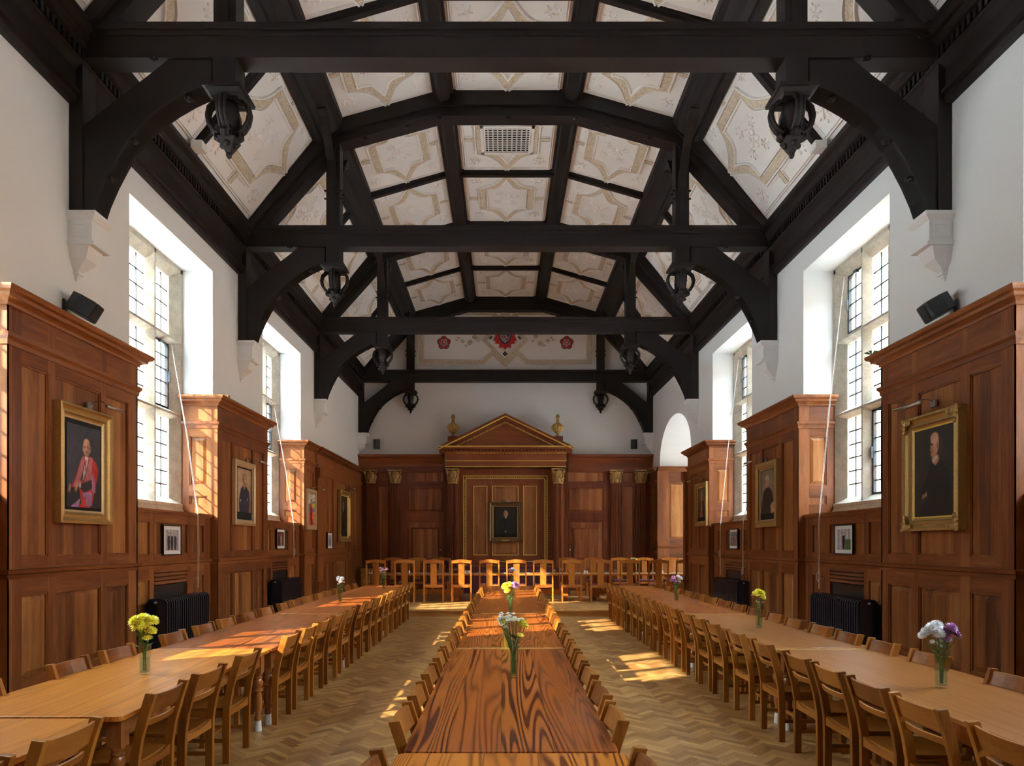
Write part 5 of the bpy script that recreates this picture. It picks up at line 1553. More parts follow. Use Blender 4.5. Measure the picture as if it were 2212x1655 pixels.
def profile_man():
    c = Canvas(84, 116, (30, 29, 27)); A = .76
    c.ell(.4, .4, .5, .5, (52, 48, 40), 1.7, a=.8)
    c.poly([(.52, .37), (.42, .42), (.34, .54), (.22, .66), (.14, .76), (.22, .80), (.34, .78), (.20, .90), (.10, 1), (.98, 1), (.94, .66), (.84, .46), (.68, .38)], (15, 16, 19))
    U0, V0 = c.U, c.V
    c.U = (c.U - .56) / 1.25 + .56; c.V = (c.V - .40) / 1.25 + .40
    c.poly([(.48, .33), (.60, .30), (.64, .38), (.56, .43), (.50, .40)], (186, 140, 112))
    c.ell(.60, .24, .105, .085, (58, 46, 40), .2)
    c.ell(.545, .235, .085, .092, (204, 156, 128), .16)
    c.ell(.54, .175, .085, .05, (214, 172, 146), .3)
    c.poly([(.475, .24), (.445, .285), (.475, .295)], (198, 146, 118)); c.poly([(.475, .30), (.465, .325), (.50, .345), (.55, .33), (.52, .28)], (190, 138, 112))
    c.ell(.49, .238, .022, .007, (50, 34, 30), .5); c.ell(.482, .225, .028, .006, (70, 52, 44), .5); c.ell(.475, .305, .018, .005, (130, 60, 54), .5)
    c.ell(.605, .245, .018, .026, (176, 118, 96), .4); c.ell(.52, .29, .05, .04, (170, 116, 92), 1.0, a=.5)
    c.poly([(.475, .375), (.53, .345), (.62, .34), (.60, .36), (.52, .40)], (216, 210, 196))
    c.poly([(.62, .17), (.70, .20), (.71, .28), (.66, .33), (.63, .29), (.645, .24)], (58, 46, 40))
    c.ell(.60, .262, .020, .028, (170, 112, 92), .4)
    c.U, c.V = U0, V0
    c.hand(.27, .76, .032, A, 2.8); c.ell(.32, .745, .014, .03, (200, 194, 180)); c.grain(.3); return c
def elderly():
    c = dark_sitter((92, 84, 72), -.4, (206, 202, 196), .24, False, .50, (28, 26, 28), ((.74, .70, .4),), True)
    c.ell(.45, .17, .10, .05, (196, 168, 148), .4); return c
def colourful():
    c = Canvas(60, 84, (206, 204, 196)); A = .7
    c.poly([(0, .35), (1, .2), (1, .55), (0, .6)], (120, 140, 160)); c.poly([(.5, .3), (1, .28), (1, .42), (.5, .45)], (214, 196, 60)); c.poly([(0, .62), (1, .58), (1, 1), (0, 1)], (196, 120, 92))
    c.poly([(.40, .34), (.28, .44), (.26, .70), (.34, 1), (.74, 1), (.76, .66), (.66, .40)], (196, 54, 40)); c.poly([(.46, .36), (.40, .6), (.5, .98), (.62, .96), (.6, .5)], (44, 50, 84)); c.poly([(.55, .5), (.8, .6), (.78, .9), (.6, .8)], (224, 96, 50))
    c.head(.50, .26, .060, A, (180, 130, 104), (50, 58, 84), turn=.2); c.grain(.5, 4); return c
def bishop():
    c = dark_sitter((70, 58, 44), 0, (90, 70, 52), .26, True, .50, (60, 40, 36), ((.5, .62, 1.4),))
    c.poly([(.44, .17), (.50, .06), (.56, .17)], (196, 160, 90)); c.poly([(.44, .40), (.36, 1), (.46, 1), (.49, .42)], (214, 204, 190)); c.poly([(.56, .40), (.64, 1), (.54, 1), (.51, .42)], (176, 40, 36)); c.grain(.3); return c
def photo(kind):
    c = Canvas(60, 48 if kind not in (3,) else 60, (226, 228, 232)) if False else Canvas(64, 52, (186, 182, 190))
    r = np.random.RandomState(kind)
    if kind in (1, 4): 
        for k in range(9): c.poly([(k * .12, 0), (k * .12 + .05, 0), (k * .12 + .05, 1), (k * .12, 1)], (150, 146, 158) if k % 2 else (206, 202, 206))
    if kind == 5:
        for j in range(6):
            for i in range(14): c.poly([(i / 14, j / 6 + .02), ((i + .8) / 14, j / 6 + .02), ((i + .8) / 14, (j + 1) / 6), (i / 14, (j + 1) / 6)], tuple(r.randint(40, 170, 3)))
    if kind == 2: c.c[:] = np.array((96, 52, 36)) / 255; c.poly([(.3, .1), (.7, .1), (.7, .5), (.3, .5)], (150, 90, 60))
    if kind == 4: c.poly([(.6, .5), (1, .5), (1, 1), (.6, 1)], (70, 110, 60))
    ppl = {1: ((.25, (40, 44, 60)), (.48, (34, 30, 34)), (.72, (60, 52, 50))), 2: ((.55, (210, 214, 226)), (.30, (60, 36, 30))), 3: ((.35, (70, 70, 110)), (.65, (150, 60, 60))), 4: ((.5, (24, 22, 30)),), 5: ((.5, (150, 90, 70)),)}[kind]
    for u, col in ppl:
        c.poly([(u - .07, .30), (u + .07, .30), (u + .09, .62), (u + .06, .98), (u - .06, .98), (u - .09, .62)], col)
        c.ell(u, .20, .035, .055, (60, 40, 34), .3); c.ell(u, .215, .027, .045, (206, 160, 136), .3)
    c.grain(.2, 3); return c

def picture(name, label, cat, loc, facing, w, h, fw, depth, cv, mats, plate=False, corners=False, group=None, mat_w=0.0, styl=0):
    """w,h = outside size; local x = right as seen, local y points to the wall, z up"""
    rz = {'L': PI / 2, 'R': -PI / 2, 'B': 0}[facing]
    t = thing(name, label, cat, loc, rz, group)
    iw, ih = w / 2 - fw, h / 2 - fw
    m = MB()
    P = {0: [(0, 0), (0, depth), (fw * .18, depth * 1.05), (fw * .3, depth * .8), (fw * .5, depth * .62), (fw * .75, depth * .7), (fw * .85, depth * .45), (fw, depth * .35), (fw, 0)],
         1: [(0, 0), (0, depth * .9), (fw * .5, depth), (fw, depth * .8), (fw, 0)]}[styl]
    m.sweep([(a, b) for a, b in P], [(-w / 2, 0, -h / 2), (w / 2, 0, -h / 2), (w / 2, 0, h / 2), (-w / 2, 0, h / 2)], (0, -1, 0), closed=True)
    # check that the profile runs inward
    f = m.build('frame', mats[0], t)
    if corners:
        k = MB()
        for q in (-1, 1):
            for r in (-1, 1):
                for (a, b, s_) in ((0.05, .05, .06), (.11, .045, .045), (.045, .11, .045), (.16, .05, .03), (.05, .16, .03), (.02, .02, .035)):
                    k.ell((q * (w / 2 - a), -depth * .85, r * (h / 2 - b)), (s_, .035, s_), 7, 5)
                    k.tube([(q * (w / 2 - a + s_ * .8 * math.cos(g / 2)), -depth * .95 - .01, r * (h / 2 - b + s_ * .8 * math.sin(g / 2))) for g in range(11)], .012, 5)
        zz = -h / 2 + .2
        while zz < h / 2 - .2:
            for q in (-1, 1): k.ell((q * (w / 2 - .012), -depth * .9, zz), (.016, .02, .014), 5, 4)
            zz += .034
        xx = -w / 2 + .2
        while xx < w / 2 - .2:
            for q in (-1, 1): k.ell((xx, -depth * .9, q * (h / 2 - .012)), (.014, .02, .016), 5, 4)
            xx += .034
        k.build('corner_carving', mats[0], t, smooth=True)
    if mats[1]:
        MB().sweep([(0, 0), (0, depth * .42), (.022, depth * .36), (.022, 0)], [(-iw, 0, -ih), (iw, 0, -ih), (iw, 0, ih), (-iw, 0, ih)], (0, -1, 0), closed=True).build('inner_slip', mats[1], t)
        iw -= .02; ih -= .02
    if mat_w:
        MB().box(-iw, iw, -depth * .35, -.002, -ih, ih).build('mount', 'paper', t)
        iw -= mat_w; ih -= mat_w
    me = cv.mesh('painted_canvas' if not mat_w else 'photograph', iw * 2, ih * 2)
    c = bpy.data.objects.new(me.name, me); COL.objects.link(c); c.parent = t; c.location = (0, -depth * .35 - .004, 0)
    if not mat_w: MB().box(-iw, iw, -depth * .3, 0, -ih, ih).build('backing', 'dark_back', t)
    if plate: MB().box(-.13, .13, -depth * .72 - .004, -depth * .6, -h / 2 + fw * .28, -h / 2 + fw * .28 + .035).build('name_plate', 'brass', t)
    return t
def plight(loc, facing, h, label, off=0.0, L=0.34):
    rz = {'L': PI / 2, 'R': -PI / 2, 'B': 0}[facing]
    t = thing('picture_light', label, 'picture light', loc, rz, 'picture lights')
    MB().box(-.05, .05, -.02, 0, -.03, .05).build('wall_plate', 'steel', t)
    MB().tube([(0, 0, .02), (0, -.08, .06), (0, -.17, .06), (0, -.24, .01)], .007, 6).build('arm', 'steel', t, smooth=True)
    MB().tube([(-L / 2 + off, -.25, -.005), (L / 2 + off, -.25, -.005)], .022, 10).build('lamp_tube', 'steel', t, smooth=True)
    return t
XL, XR = X(-1, PU), X(1, PU)
picture('portrait_painting', 'gilt framed portrait of a bald seated man in red and pink robes', 'painting', (XL, 7.96, 2.70), 'L', 1.0, 1.34, .13, .09, red_robes(), ('oldgold', 'palegold'))
plight((XL, 8.1, 3.42), 'L', 0, 'nickel picture light over the portrait of the man in red robes', .12)
picture('portrait_painting', 'pale framed portrait of a standing man in a dark blue shirt, arms crossed', 'painting', (XL, 12.90, 2.74), 'L', 1.02, 1.20, .085, .07, blue_shirt(), ('palegold', 'palegold'), styl=1)
plight((XL, 13.1, 3.38), 'L', 0, 'slim picture light over the portrait of the man in the blue shirt', .2)
picture('small_painting', 'small bright gilt framed picture of a figure in red and blue', 'painting', (XL, 17.42, 2.66), 'L', 0.86, 1.02, .09, .06, colourful(), ('palegold', 'palegold'), styl=1)
plight((XL, 17.66, 3.2), 'L', 0, 'spot-like picture light beside the small bright picture', .1, .2)
picture('portrait_painting', 'ornate gilt framed dark portrait on the left wall near the dais', 'painting', (X(-1, 4.97), 20.8, 2.62), 'L', 1.25, 1.55, .14, .09, dark_sitter(hu=.42, turn=.3, hands=((.45, .55, 1.2),)), ('oldgold', 'gold'), corners=True)
plight((X(-1, 4.97), 21.0, 3.5), 'L', 0, 'picture light over the dark portrait near the dais', .2)
picture('portrait_painting', 'ornate gilt framed portrait of a bald man in profile dressed in black', 'painting', (XR, 8.02, 2.64), 'R', 1.06, 1.38, .15, .10, profile_man(), ('oldgold', 'gold'), plate=True, corners=True)
t_ = plight((XR, 8.06, 3.44), 'R', 0, 'nickel picture light with square plate over the profile portrait', -.12, .55)
picture('portrait_painting', 'old gold framed portrait of a white-haired man in black with red ribbon', 'painting', (XR, 13.05, 2.735), 'R', 1.04, 1.24, .12, .09, elderly(), ('oldgold', 'palegold'), plate=True, styl=1)
plight((XR, 13.2, 3.40), 'R', 0, 'slim picture light over the white-haired man\'s portrait', -.3, .4)
picture('portrait_painting', 'gilt framed portrait of a robed bishop at the edge of the recess', 'painting', (XR, 17.4, 2.79), 'R', 1.0, 1.10, .10, .08, bishop(), ('oldgold', 'gold'), styl=1)
plight((XR, 17.5, 3.42), 'R', 0, 'picture light over the robed bishop portrait', -.3, .25)
picture('portrait_painting', 'central dark portrait of a seated man in black below the pediment', 'painting', (bx(1091.5), YA - .005, bz(1128)), 'B', 70 * KB, 86 * KB, .135, .10, dark_sitter(hu=.52, hv=.235), ('darkgold', 'oldgold'), plate=True)
plight((bx(1091.5), YA - .005, bz(1084)), 'B', 0, 'small picture light over the central portrait', 0, .32)
XAL, XAR = X(-1, AU), X(1, AU)
for n, (lc, fc, lab) in enumerate((((XAL, 10.37, 1.85), 'L', 'black framed photograph of three people between columns, above the near left radiator'),
                                   ((XAL, 15.43, 1.90), 'L', 'black framed photograph of a person in white, above the far left radiator'),
                                   ((X(-1, 4.97), 19.2, 1.88), 'L', 'black framed photograph on the left panelling near the dais'),
                                   ((XAR, 10.42, 1.86), 'R', 'black framed photograph of a person in black, above the near right radiator'),
                                   ((XAR, 15.4, 1.90), 'R', 'black framed photograph of a person before bookshelves, above the far right radiator'))):
    picture('framed_photograph', lab, 'photograph', lc, fc, .58, .46, .018, .03, photo(n + 1), ('black', None), group='framed photographs', mat_w=.055, styl=1)

# ================================================================ RADIATORS, SPEAKERS, CORDS
def radiator(s, y0, y1, label):
    t = thing('column_radiator', label, 'radiator', (X(s, 4.88), (y0 + y1) / 2, 0), 0, 'column radiators under the windows')
    m = MB(); L = y1 - y0; n = round(L / .066); p = L / n
    d0, d1, z0, z1 = -.14, .14, .10, 1.03
    for i in range(n):
        y = -L / 2 + (i + .5) * p
        for (hw, ins) in ((.030, .022), (.018, 0.0)):
            pts = []
            r = .07
            for cx_, cz_, a0 in ((d1 - r, z1 - r, 0), (d0 + r, z1 - r, PI / 2), (d0 + r, z0 + r, PI), (d1 - r, z0 + r, 1.5 * PI)):
                pts += [(cx_ + (r - ins) * math.cos(a0 + PI / 2 * k / 5), cz_ + (r - ins) * math.sin(a0 + PI / 2 * k / 5)) for k in range(6)]
            m.prism(pts, 'y', y - hw, y + hw)
    m.box(-.10, .10, -L / 2, L / 2, .15, .22); m.box(-.1, .1, -L / 2, L / 2, .9, .96)
    m.build('columns', 'rad', t, bevel=0.0)
    for q in (-1, 1): MB().box(-.12, .12, q * (L / 2 - .05) - .03, q * (L / 2 - .05) + .03, 0, .12).build('foot', 'rad', t)
    MB().tube([(0, -L / 2 - .06, 0), (0, -L / 2 - .06, .18), (0, -L / 2, .18)], .014, 6).build('pipe', 'rad', t)
    MB().ell((-.0, -L / 2 - .02, .98), (.018, .03, .018)).build('bleed_valve', 'steel', t)
radiator(-1, 9.44, 10.84, 'blue-black column radiator under the near left window')
radiator(-1, 14.38, 15.78, 'blue-black column radiator under the far left window')
radiator(1, 9.28, 10.74, 'blue-black column radiator under the near right window')
radiator(1, 14.10, 15.76, 'blue-black column radiator under the far right window')

def speaker(loc, rz, tilt, label, s=1.0, wall=None, group='wall speakers'):
    t = thing('wall_speaker', label, 'speaker', loc, rz, group)
    m = MB()
    w, d, h = (.11 * s, .10 * s, .17 * s) if tilt < .2 else (.15 * s, .15 * s, .115 * s)
    sh = [(-w, -d), (-w * .6, -d * 1.35), (0, -d * 1.5), (w * .6, -d * 1.35), (w, -d), (w, d * .2), (w * .55, d), (-w * .55, d), (-w, d * .2)]
    m.prism(sh, 'z', -h, h)
    R = Matrix.Rotation(tilt, 3, 'X')
    m.v = [tuple(R @ Vector(p)) for p in m.v]
    m.build('cabinet', 'black', t, bevel=.012 * s)
    g = MB().prism([(-w * .8, -d * 1.28), (0, -d * 1.56), (w * .8, -d * 1.28), (w * .6, -d * 1.2), (-w * .6, -d * 1.2)], 'z', -h * .85, h * .85)
    g.v = [tuple(R @ Vector(p)) for p in g.v]
    g.build('grille', 'iron', t)
    MB().box(-.03 * s, .03 * s, .05 * s, .20 * s, -.03 * s, .03 * s).box(-.05 * s, .05 * s, .19 * s, .21 * s, -.07 * s, .07 * s).build('bracket', 'black', t)
    return t
speaker((-4.83, 7.84, 4.52), PI / 2 + .25, .50, 'black loudspeaker tilted down on the left wall above the red robes portrait', .88)
speaker((4.995, 7.84, 4.52), -PI / 2 - .25, .50, 'black loudspeaker tilted down on the right wall above the profile portrait', .88)
speaker((bx(814), YB - .21, bz(960)), 0, .05, 'small black speaker on the back wall near the left corner', .95)
speaker((bx(1369), YB - .21, bz(960)), 0, .05, 'small black speaker on the back wall near the right corner', .95)

def cord(s, y, zt, ys, zend, label, loop=True, lz=None):
    t = thing('window_cord', label, 'pull cord', (X(s, 5.6), y, zt), 0, 'white cords of the high casements')
    us = AU - .06
    for k, dy in enumerate((-.012, .02)):
        p = [(X(s, 5.62), y, zt), (X(s, 5.3), y + (ys - y) * .5 + dy, zt + (2.30 - zt) * .55), (X(s, us), ys + dy, 2.31), (X(s, us - .01), ys + dy, 2.2), (X(s, us - .015), ys + dy * 1.5, 1.7), (X(s, us - .01), ys + dy, zend)]
        MB().tube(p, .0036, 6).build('strand', 'cord', t)
    if loop:
        lz = lz or zend + .1
        MB().tube([(X(s, us - .03), ys + .05 * math.sin(a * PI / 8), lz + .16 * (1 - math.cos(a * PI / 8)) / 2 - .02) for a in range(17)], .0036, 6).build('loop', 'cord', t)
    reorigin(t)
cord(-1, 11.4, 5.12, 11.12, 1.08, 'white pull cord hanging from the near left window to its radiator', False)
cord(-1, 16.5, 5.12, 16.2, 1.45, 'white pull cord with a loop at the far left window')
cord(1, 11.42, 6.25, 11.1, 1.06, 'long white pull cord from the near right window, behind the radiator', lz=1.2)
cord(1, 16.55, 6.25, 16.15, 1.06, 'white pull cord by the far right window ending at the radiator top', lz=1.5)
cord(1, 14.35, 5.12, 14.62, 1.15, 'white looped pull cord at the near edge of the far right window', lz=1.15)

for s in (-1, 1):
    for y, w_ in ((10.40, 'first'), (15.63, 'second')):
        t = thing('ceiling_sensor', 'small white box fixed on the %s roof cornice in the %s bay' % (SIDE[s], w_), 'sensor', (X(s, 4.72), y, 7.84), 0, 'white boxes on the roof cornices')
        MB().box(-.09, .09, -.09, .09, -.06, .06).build('housing', 'ceramic', t, bevel=.008)
        MB().box(-.06 if s < 0 else .03, -.03 if s < 0 else .12, -.03, .03, -.03, .03).build('mount', 'ceramic', t)

# ================================================================ FLOWERS
def petal_bloom(m, c, r, layers=4, n=14, cup=.5, up=Vector((0, 0, 1))):
    c = Vector(c); up = up.normalized(); a = up.cross(Vector((1, .3, 0))).normalized(); b = up.cross(a)
    for L in range(layers):
        f = L / max(1, layers - 1)
        el = (-.30 + 1.60 * f) if layers > 2 else (.05 + .5 * L)
        rr = r * (1 - .12 * f) if layers > 2 else r * (1 - .3 * L)
        nn = max(5, int(n * math.cos(max(0, el - .1))) + 3)
        for i in range(nn):
            th = 2 * PI * (i + .5 * L) / nn + random.uniform(-.1, .1)
            e_ = el + random.uniform(-.08, .08)
            d = a * math.cos(th) + b * math.sin(th); sv = up.cross(d)
            v = d * math.cos(e_) + up * math.sin(e_) * .85
            tip = c + v * rr; mid = c + v * rr * .62 + up * r * .03
            w = rr * .17; nrm = (up * math.cos(e_) - d * math.sin(e_)) * r * .05
            m.add([tuple(c + v * r * .15), tuple(mid + sv * w), tuple(tip), tuple(mid - sv * w), tuple(mid - nrm)], [(0, 1, 2), (0, 2, 3), (0, 4, 1), (0, 3, 4), (4, 2, 1), (4, 3, 2)])
    m.ell(tuple(c + up * r * .05), (r * .42, r * .42, r * (.45 if layers > 2 else .15)), 8, 5)
def bouquet(x, y, z, spec, lv, lf, rz=0.0, hv=.235, leaves=12):
    """spec: (dx, dy, dz, colour, radius, kind)"""
    v = thing('flower_vase', lv, 'vase', (x, y, z), rz, 'glass flower vases')
    w0, w1 = .030, .036
    vs, fs = [], []
    out = [(w0, .0), (w0 * .98, .01), (w1 * .82, .12), (w1, hv)]
    inn = [(w1 - .003, hv), (w1 * .82 - .003, .12), (w0 - .005, .018)]
    for w, h in out + inn: vs += [(-w, -w, h), (w, -w, h), (w, w, h), (-w, w, h)]
    K = len(out + inn)
    for i in range(K - 1): fs += [(i * 4 + q, i * 4 + (q + 1) % 4, i * 4 + 4 + (q + 1) % 4, i * 4 + 4 + q) for q in range(4)]
    fs += [(3, 2, 1, 0), tuple((K - 1) * 4 + q for q in range(4))]
    MB().add(vs, fs).build('glass_body', 'vase', v)
    q = w1 * .8 - .004
    MB().box(-w0 + .006, w0 - .006, -w0 + .006, w0 - .006, .019, .13).build('water', 'water', v)
    f = thing('flower_bunch', lf, 'flowers', (x, y, z + .03), rz, 'flower bunches on the tables')
    for (dx, dy, dz, col, r, kind) in spec:
        bx_ = random.uniform(-.014, .014); by_ = random.uniform(-.014, .014)
        MB().tube([(bx_, by_, 0), (bx_ * .5 + dx * .1, by_ * .5 + dy * .1, .14), (dx * .35, dy * .35, .21), (dx, dy, dz - .03 - r * .2)], .0028 if r > .028 else .0014, 5).build('stem', 'green', f)
        m = MB()
        up = Vector((dx * 2.2, dy * 2 - .12, .38))
        if kind == 'mum': petal_bloom(m, (dx, dy, dz - .03), r, 5, 18, up=up)
        elif kind == 'daisy': petal_bloom(m, (dx, dy, dz - .03), r, 2, 13, up=up)
        else: petal_bloom(m, (dx, dy, dz - .03), r, 3, 8, up=up)
        o = m.build('bloom', col, f)
        if kind == 'daisy': MB().ell((dx + up.x * .02, dy + up.y * .02, dz - .03 + r * .25), (r * .3, r * .3, r * .22), 6, 4).build('flower_eye', 'yellow', o)
    for k in range(leaves):
        a = random.uniform(0, 2 * PI); r0 = random.uniform(.01, .03); h = random.uniform(.18, .30); L = random.uniform(.04, .075)
        d = Vector((math.cos(a), math.sin(a), random.uniform(.1, .9))).normalized(); sdv = d.cross(Vector((0, 0, 1))).normalized()
        c = Vector((r0 * math.cos(a), r0 * math.sin(a), h))
        MB().add([tuple(c), tuple(c + d * L * .45 + sdv * L * .22), tuple(c + d * L), tuple(c + d * L * .45 - sdv * L * .22), tuple(c + d * L * .4 - Vector((0, 0, .008)))], [(0, 1, 2), (0, 2, 3), (0, 4, 1), (0, 3, 4), (4, 2, 1), (4, 3, 2)]).build('leaf', 'leaf', f)
def P(px, py): 
    Y = 1475 * 1.03 / (py - 1174); return (px - 1087) * Y / 1475, Y
def sp(n, col, r, kind, c, spread, seed):
    rn = random.Random(seed); return [(c[0] + rn.uniform(-1, 1) * spread[0], rn.uniform(-1, 1) * spread[1], c[2] + rn.uniform(-1, 1) * spread[2], col, r * rn.uniform(.85, 1.12), kind) for _ in range(n)]
T0 = HT + .001
x, y = P(313, 1457)
bouquet(x, y, T0, [(-.065, -.02, .42, 'yellow', .062, 'mum'), (-.015, 0, .435, 'yellow', .066, 'mum'), (.05, .01, .42, 'yellow', .060, 'mum'), (-.06, .0, .375, 'yellow', .055, 'mum'), (.0, -.03, .39, 'yellow', .055, 'mum'), (.06, -.01, .345, 'yellow', .045, 'mum'), (-.025, .01, .325, 'yellow', .040, 'mum'), (.03, -.02, .29, 'yellow', .045, 'daisy'), (-.05, .02, .33, 'lilac', .016, 'x')], 'clear square glass vase under big yellow chrysanthemums, near left table', 'bunch of big yellow chrysanthemums on the near left table')
x, y = P(735, 1303)
bouquet(x, y, T0, sp(9, 'petal', .042, 'mum', (0, 0, .41), (.055, .04, .03), 3) + [(.06, .0, .36, 'pink', .025, 'mum'), (-.03, 0, .33, 'petal', .03, 'daisy')], 'clear glass vase holding white chrysanthemums, left table row', 'bunch of white chrysanthemums with broad green leaves, left table row', leaves=16)
x, y = P(829, 1272.7)
bouquet(x, y, T0, sp(9, 'pink', .030, 'mum', (0, 0, .44), (.09, .05, .04), 4) + sp(3, 'petal', .03, 'daisy', (-.03, 0, .40), (.06, .04, .03), 5), 'clear glass vase at the dais end of the left table row', 'bunch of small pale pink flowers at the far end of the left tables')
x, y = P(1110, 1464)
bouquet(x, y, T0, sp(24, 'petal', .024, 'daisy', (-.02, -.01, .465), (.095, .06, .03), 8) + sp(8, 'petal', .020, 'daisy', (-.06, -.02, .41), (.05, .03, .03), 9) + [(.06, 0, .42, 'yellow', .05, 'mum'), (.085, .01, .40, 'yellow', .04, 'mum'), (-.085, .01, .42, 'yellow', .035, 'mum'), (.05, -.02, .33, 'yellow', .032, 'daisy'), (.02, .02, .44, 'yellow', .03, 'daisy')], 'tall clear glass vase standing nearest on the centre table row', 'bunch of small white daisies and yellow blooms, nearest on the centre tables', leaves=16)
x, y = P(1103, 1330)
bouquet(x, y, T0, [(-.075, 0, .42, 'yellow', .07, 'mum'), (-.02, .01, .44, 'yellow', .06, 'mum'), (-.05, -.02, .36, 'yellow', .055, 'mum'), (.06, 0, .42, 'lilac', .055, 'mum'), (.09, .01, .44, 'lilac', .045, 'mum'), (.05, -.01, .46, 'lilac', .04, 'mum')], 'clear glass vase second from the camera on the centre table row', 'bunch of yellow and lilac chrysanthemums on the centre tables', leaves=14)
x, y = P(1107, 1275)
bouquet(x, y, T0, [(-.06, 0, .44, 'pink', .05, 'mum'), (0, .01, .47, 'petal', .05, 'mum'), (.05, 0, .44, 'petal', .045, 'mum'), (.12, 0, .36, 'petal', .045, 'daisy'), (-.02, 0, .42, 'pink', .04, 'mum')], 'clear glass vase farthest along the centre table row', 'loose bunch of pale pink and white blooms farthest along the centre tables')
x, y = P(2033, 1486)
bouquet(x, y, T0, [(-.06, 0, .43, 'petal', .055, 'mum'), (-.10, .01, .40, 'petal', .045, 'mum'), (-.02, .02, .445, 'petal', .05, 'mum'), (-.135, 0, .375, 'petal', .036, 'mum'), (-.03, -.02, .39, 'petal', .05, 'mum'), (.03, .0, .40, 'lilac', .05, 'mum'), (.08, .01, .40, 'lilac', .05, 'mum'), (.06, -.02, .43, 'lilac', .05, 'mum'), (.11, 0, .375, 'lilac', .042, 'mum'), (.02, -.02, .36, 'lilac', .045, 'mum'), (-.07, -.01, .33, 'petal', .022, 'x')], 'clear glass vase nearest the camera on the right table row', 'bunch of white and lilac chrysanthemums on the near right table', leaves=16)
x, y = P(1639.5, 1356.6)
bouquet(x, y, T0, [(-.03, 0, .42, 'yellow', .06, 'mum'), (.03, 0, .42, 'yellow', .06, 'mum'), (0, .02, .44, 'yellow', .055, 'mum'), (.05, 0, .37, 'yellow', .045, 'mum'), (-.085, 0, .40, 'coral', .018, 'x'), (.05, 0, .31, 'coral', .018, 'x'), (-.01, 0, .31, 'coral', .018, 'x'), (-.075, 0, .37, 'coral', .014, 'x')], 'clear glass vase second along the right table row', 'yellow chrysanthemums with tiny coral buds on the right tables')
x, y = P(1461, 1299)
bouquet(x, y, T0, [(-.05, 0, .42, 'pink', .05, 'mum'), (-.08, 0, .38, 'lilac', .045, 'mum'), (.03, 0, .44, 'petal', .045, 'mum'), (.08, 0, .41, 'petal', .045, 'mum'), (-.02, 0, .36, 'lilac', .045, 'mum'), (.05, 0, .36, 'petal', .04, 'mum')], 'clear glass vase third along the right table row', 'bunch of pink, lilac and white blooms on the far right tables')
bouquet(3.80, 19.95, .926, [(-.04, 0, .42, 'yellow', .06, 'mum'), (.03, 0, .42, 'petal', .06, 'mum'), (-.14, 0, .40, 'coral', .04, 'x'), (.08, 0, .40, 'yellow', .05, 'mum'), (-.08, 0, .41, 'lilac', .03, 'x')], 'glass vase standing on the high table', 'yellow and white flowers on the high table', leaves=14)

# ================================================================ TABLEWARE ON THE HIGH TABLE
def first_copy(proto, kids, state, loc, label, group, cat, rz=0):
    if not state[0]: c = proto; state[0] = True
    else:
        c = proto.copy(); COL.objects.link(c)
        for k in kids: kk = k.copy(); COL.objects.link(kk); kk.parent = c
    c.location = loc; c.rotation_euler = (0, 0, rz); tag(c, label, cat, group)
    return c
hz = .926
gp = MB().lathe([(.028, 0), (.036, .105), (.034, .105), (.026, .008)], seg=12).build('water_glass', 'vase', smooth='auto')
st = [False]
gl_px = [806, 868, 893, 924, 947, 982, 1046, 1070, 1127, 1161, 1198.6, 1228, 1305, 1330, 1390, 1405, 1441, 1470]
for i, px in enumerate(gl_px):
    yy = 19.62 + (.55 if i % 3 == 1 else 0)
    first_copy(gp, [], st, ((px - 1087) * yy / 1475, yy, hz), 'small clear water glass on the high table, %s from the left' % ORD[i], 'water glasses on the high table', 'glass')
cp = MB().lathe([(.022, 0), (.026, .05), (.018, .085), (.008, .095)], seg=12).build('salt_shaker', 'ceramic', smooth='auto')
st = [False]
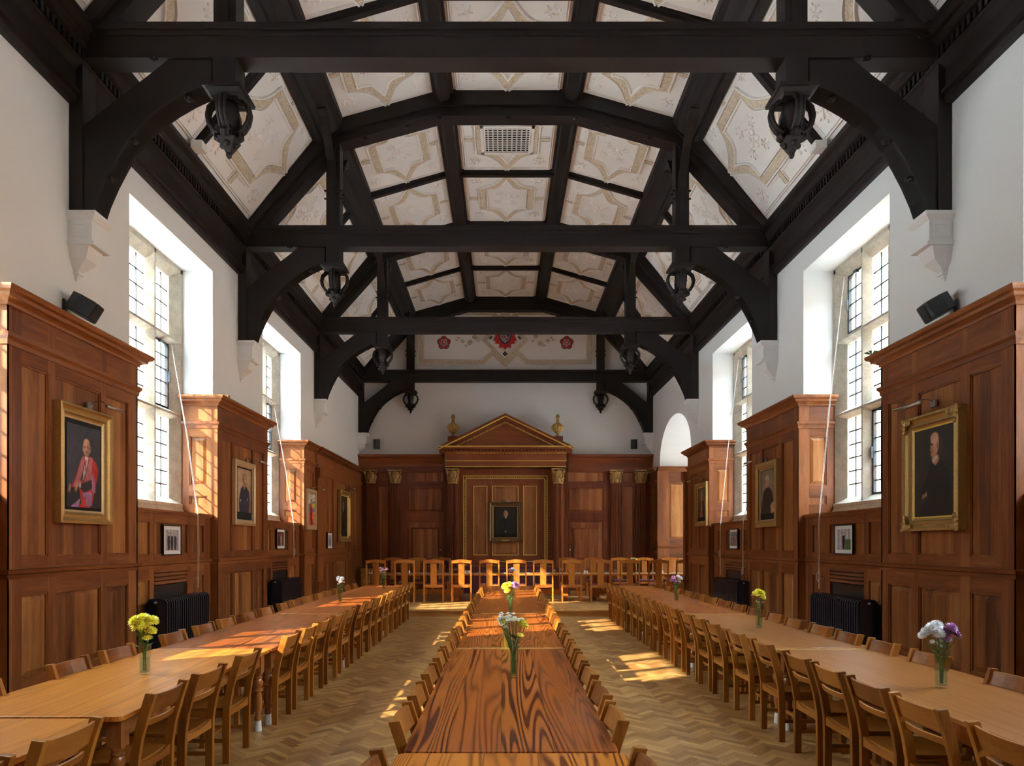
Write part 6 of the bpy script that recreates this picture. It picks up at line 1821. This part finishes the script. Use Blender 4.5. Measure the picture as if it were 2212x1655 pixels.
for i, px in enumerate([879, 884, 1006, 1011, 1014, 1263, 1268, 1427, 1431]):
    first_copy(cp, [], st, ((px - 1087) * 19.75 / 1475, 19.75 + (i % 2) * .03, hz), 'small white cruet on the high table, %s from the left' % ORD[i], 'white cruets on the high table', 'cruet')
pl = thing('side_plate', '-', 'plate')
MB().lathe([(.04, 0), (.085, .012), (.085, .016), (.04, .006)], seg=20).build('plate', 'ceramic', pl, smooth='auto')
MB().box(-.05, .05, -.035, .035, .012, .03).build('folded_napkin', 'paper', pl, bevel=.006)
PK = list(pl.children); st = [False]
for i, px in enumerate([800, 860, 915, 958, 1035, 1092, 1140, 1185, 1215, 1250, 1310, 1375, 1412, 1455]):
    first_copy(pl, PK, st, ((px - 1087) * 19.6 / 1475, 19.60, hz), 'white side plate with folded napkin on the high table, %s from the left' % ORD[i], 'side plates on the high table', 'plate')
bt = MB().lathe([(.03, 0), (.03, .12), (.012, .17), (.012, .21)], seg=10).build('glass_bottle', 'vase', smooth='auto')
st = [False]
for i in range(9):
    first_copy(bt, [], st, ((906 + i * 6.2 - 1087) * 23.05 / 1475, 23.1, 1.10), 'clear glass bottle on the dark left sideboard, %s from the left' % ORD[i], 'bottles on the left sideboard', 'bottle')

t = thing('leaf_sprig', 'tiny green leaf sprig poking over the cornice above the profile portrait', 'leaves', (X(1, 4.88), 9.2, 4.345))
for k in range(5):
    a = k * 1.3
    MB().add([(0, 0, 0), (.05 * math.cos(a) - .02 * math.sin(a), .05 * math.sin(a) + .02 * math.cos(a), .04), (.10 * math.cos(a), .10 * math.sin(a), .03), (.05 * math.cos(a) + .02 * math.sin(a), .05 * math.sin(a) - .02 * math.cos(a), .04), (.05 * math.cos(a), .05 * math.sin(a), .01)], [(0, 1, 2), (0, 2, 3), (0, 4, 1), (0, 3, 4), (4, 2, 1), (4, 3, 2)]).build('leaf', 'yellow' if k == 0 else 'green', t)
t = MB().box(-.05, .05, -.04, .04, 0, .05).build('wood_block', 'pine_end', bevel=.006)
t.location = (X(-1, 4.93), 11.95, 4.345); tag(t, 'small loose block of pale wood on the cornice above the blue shirt portrait', 'wood block')
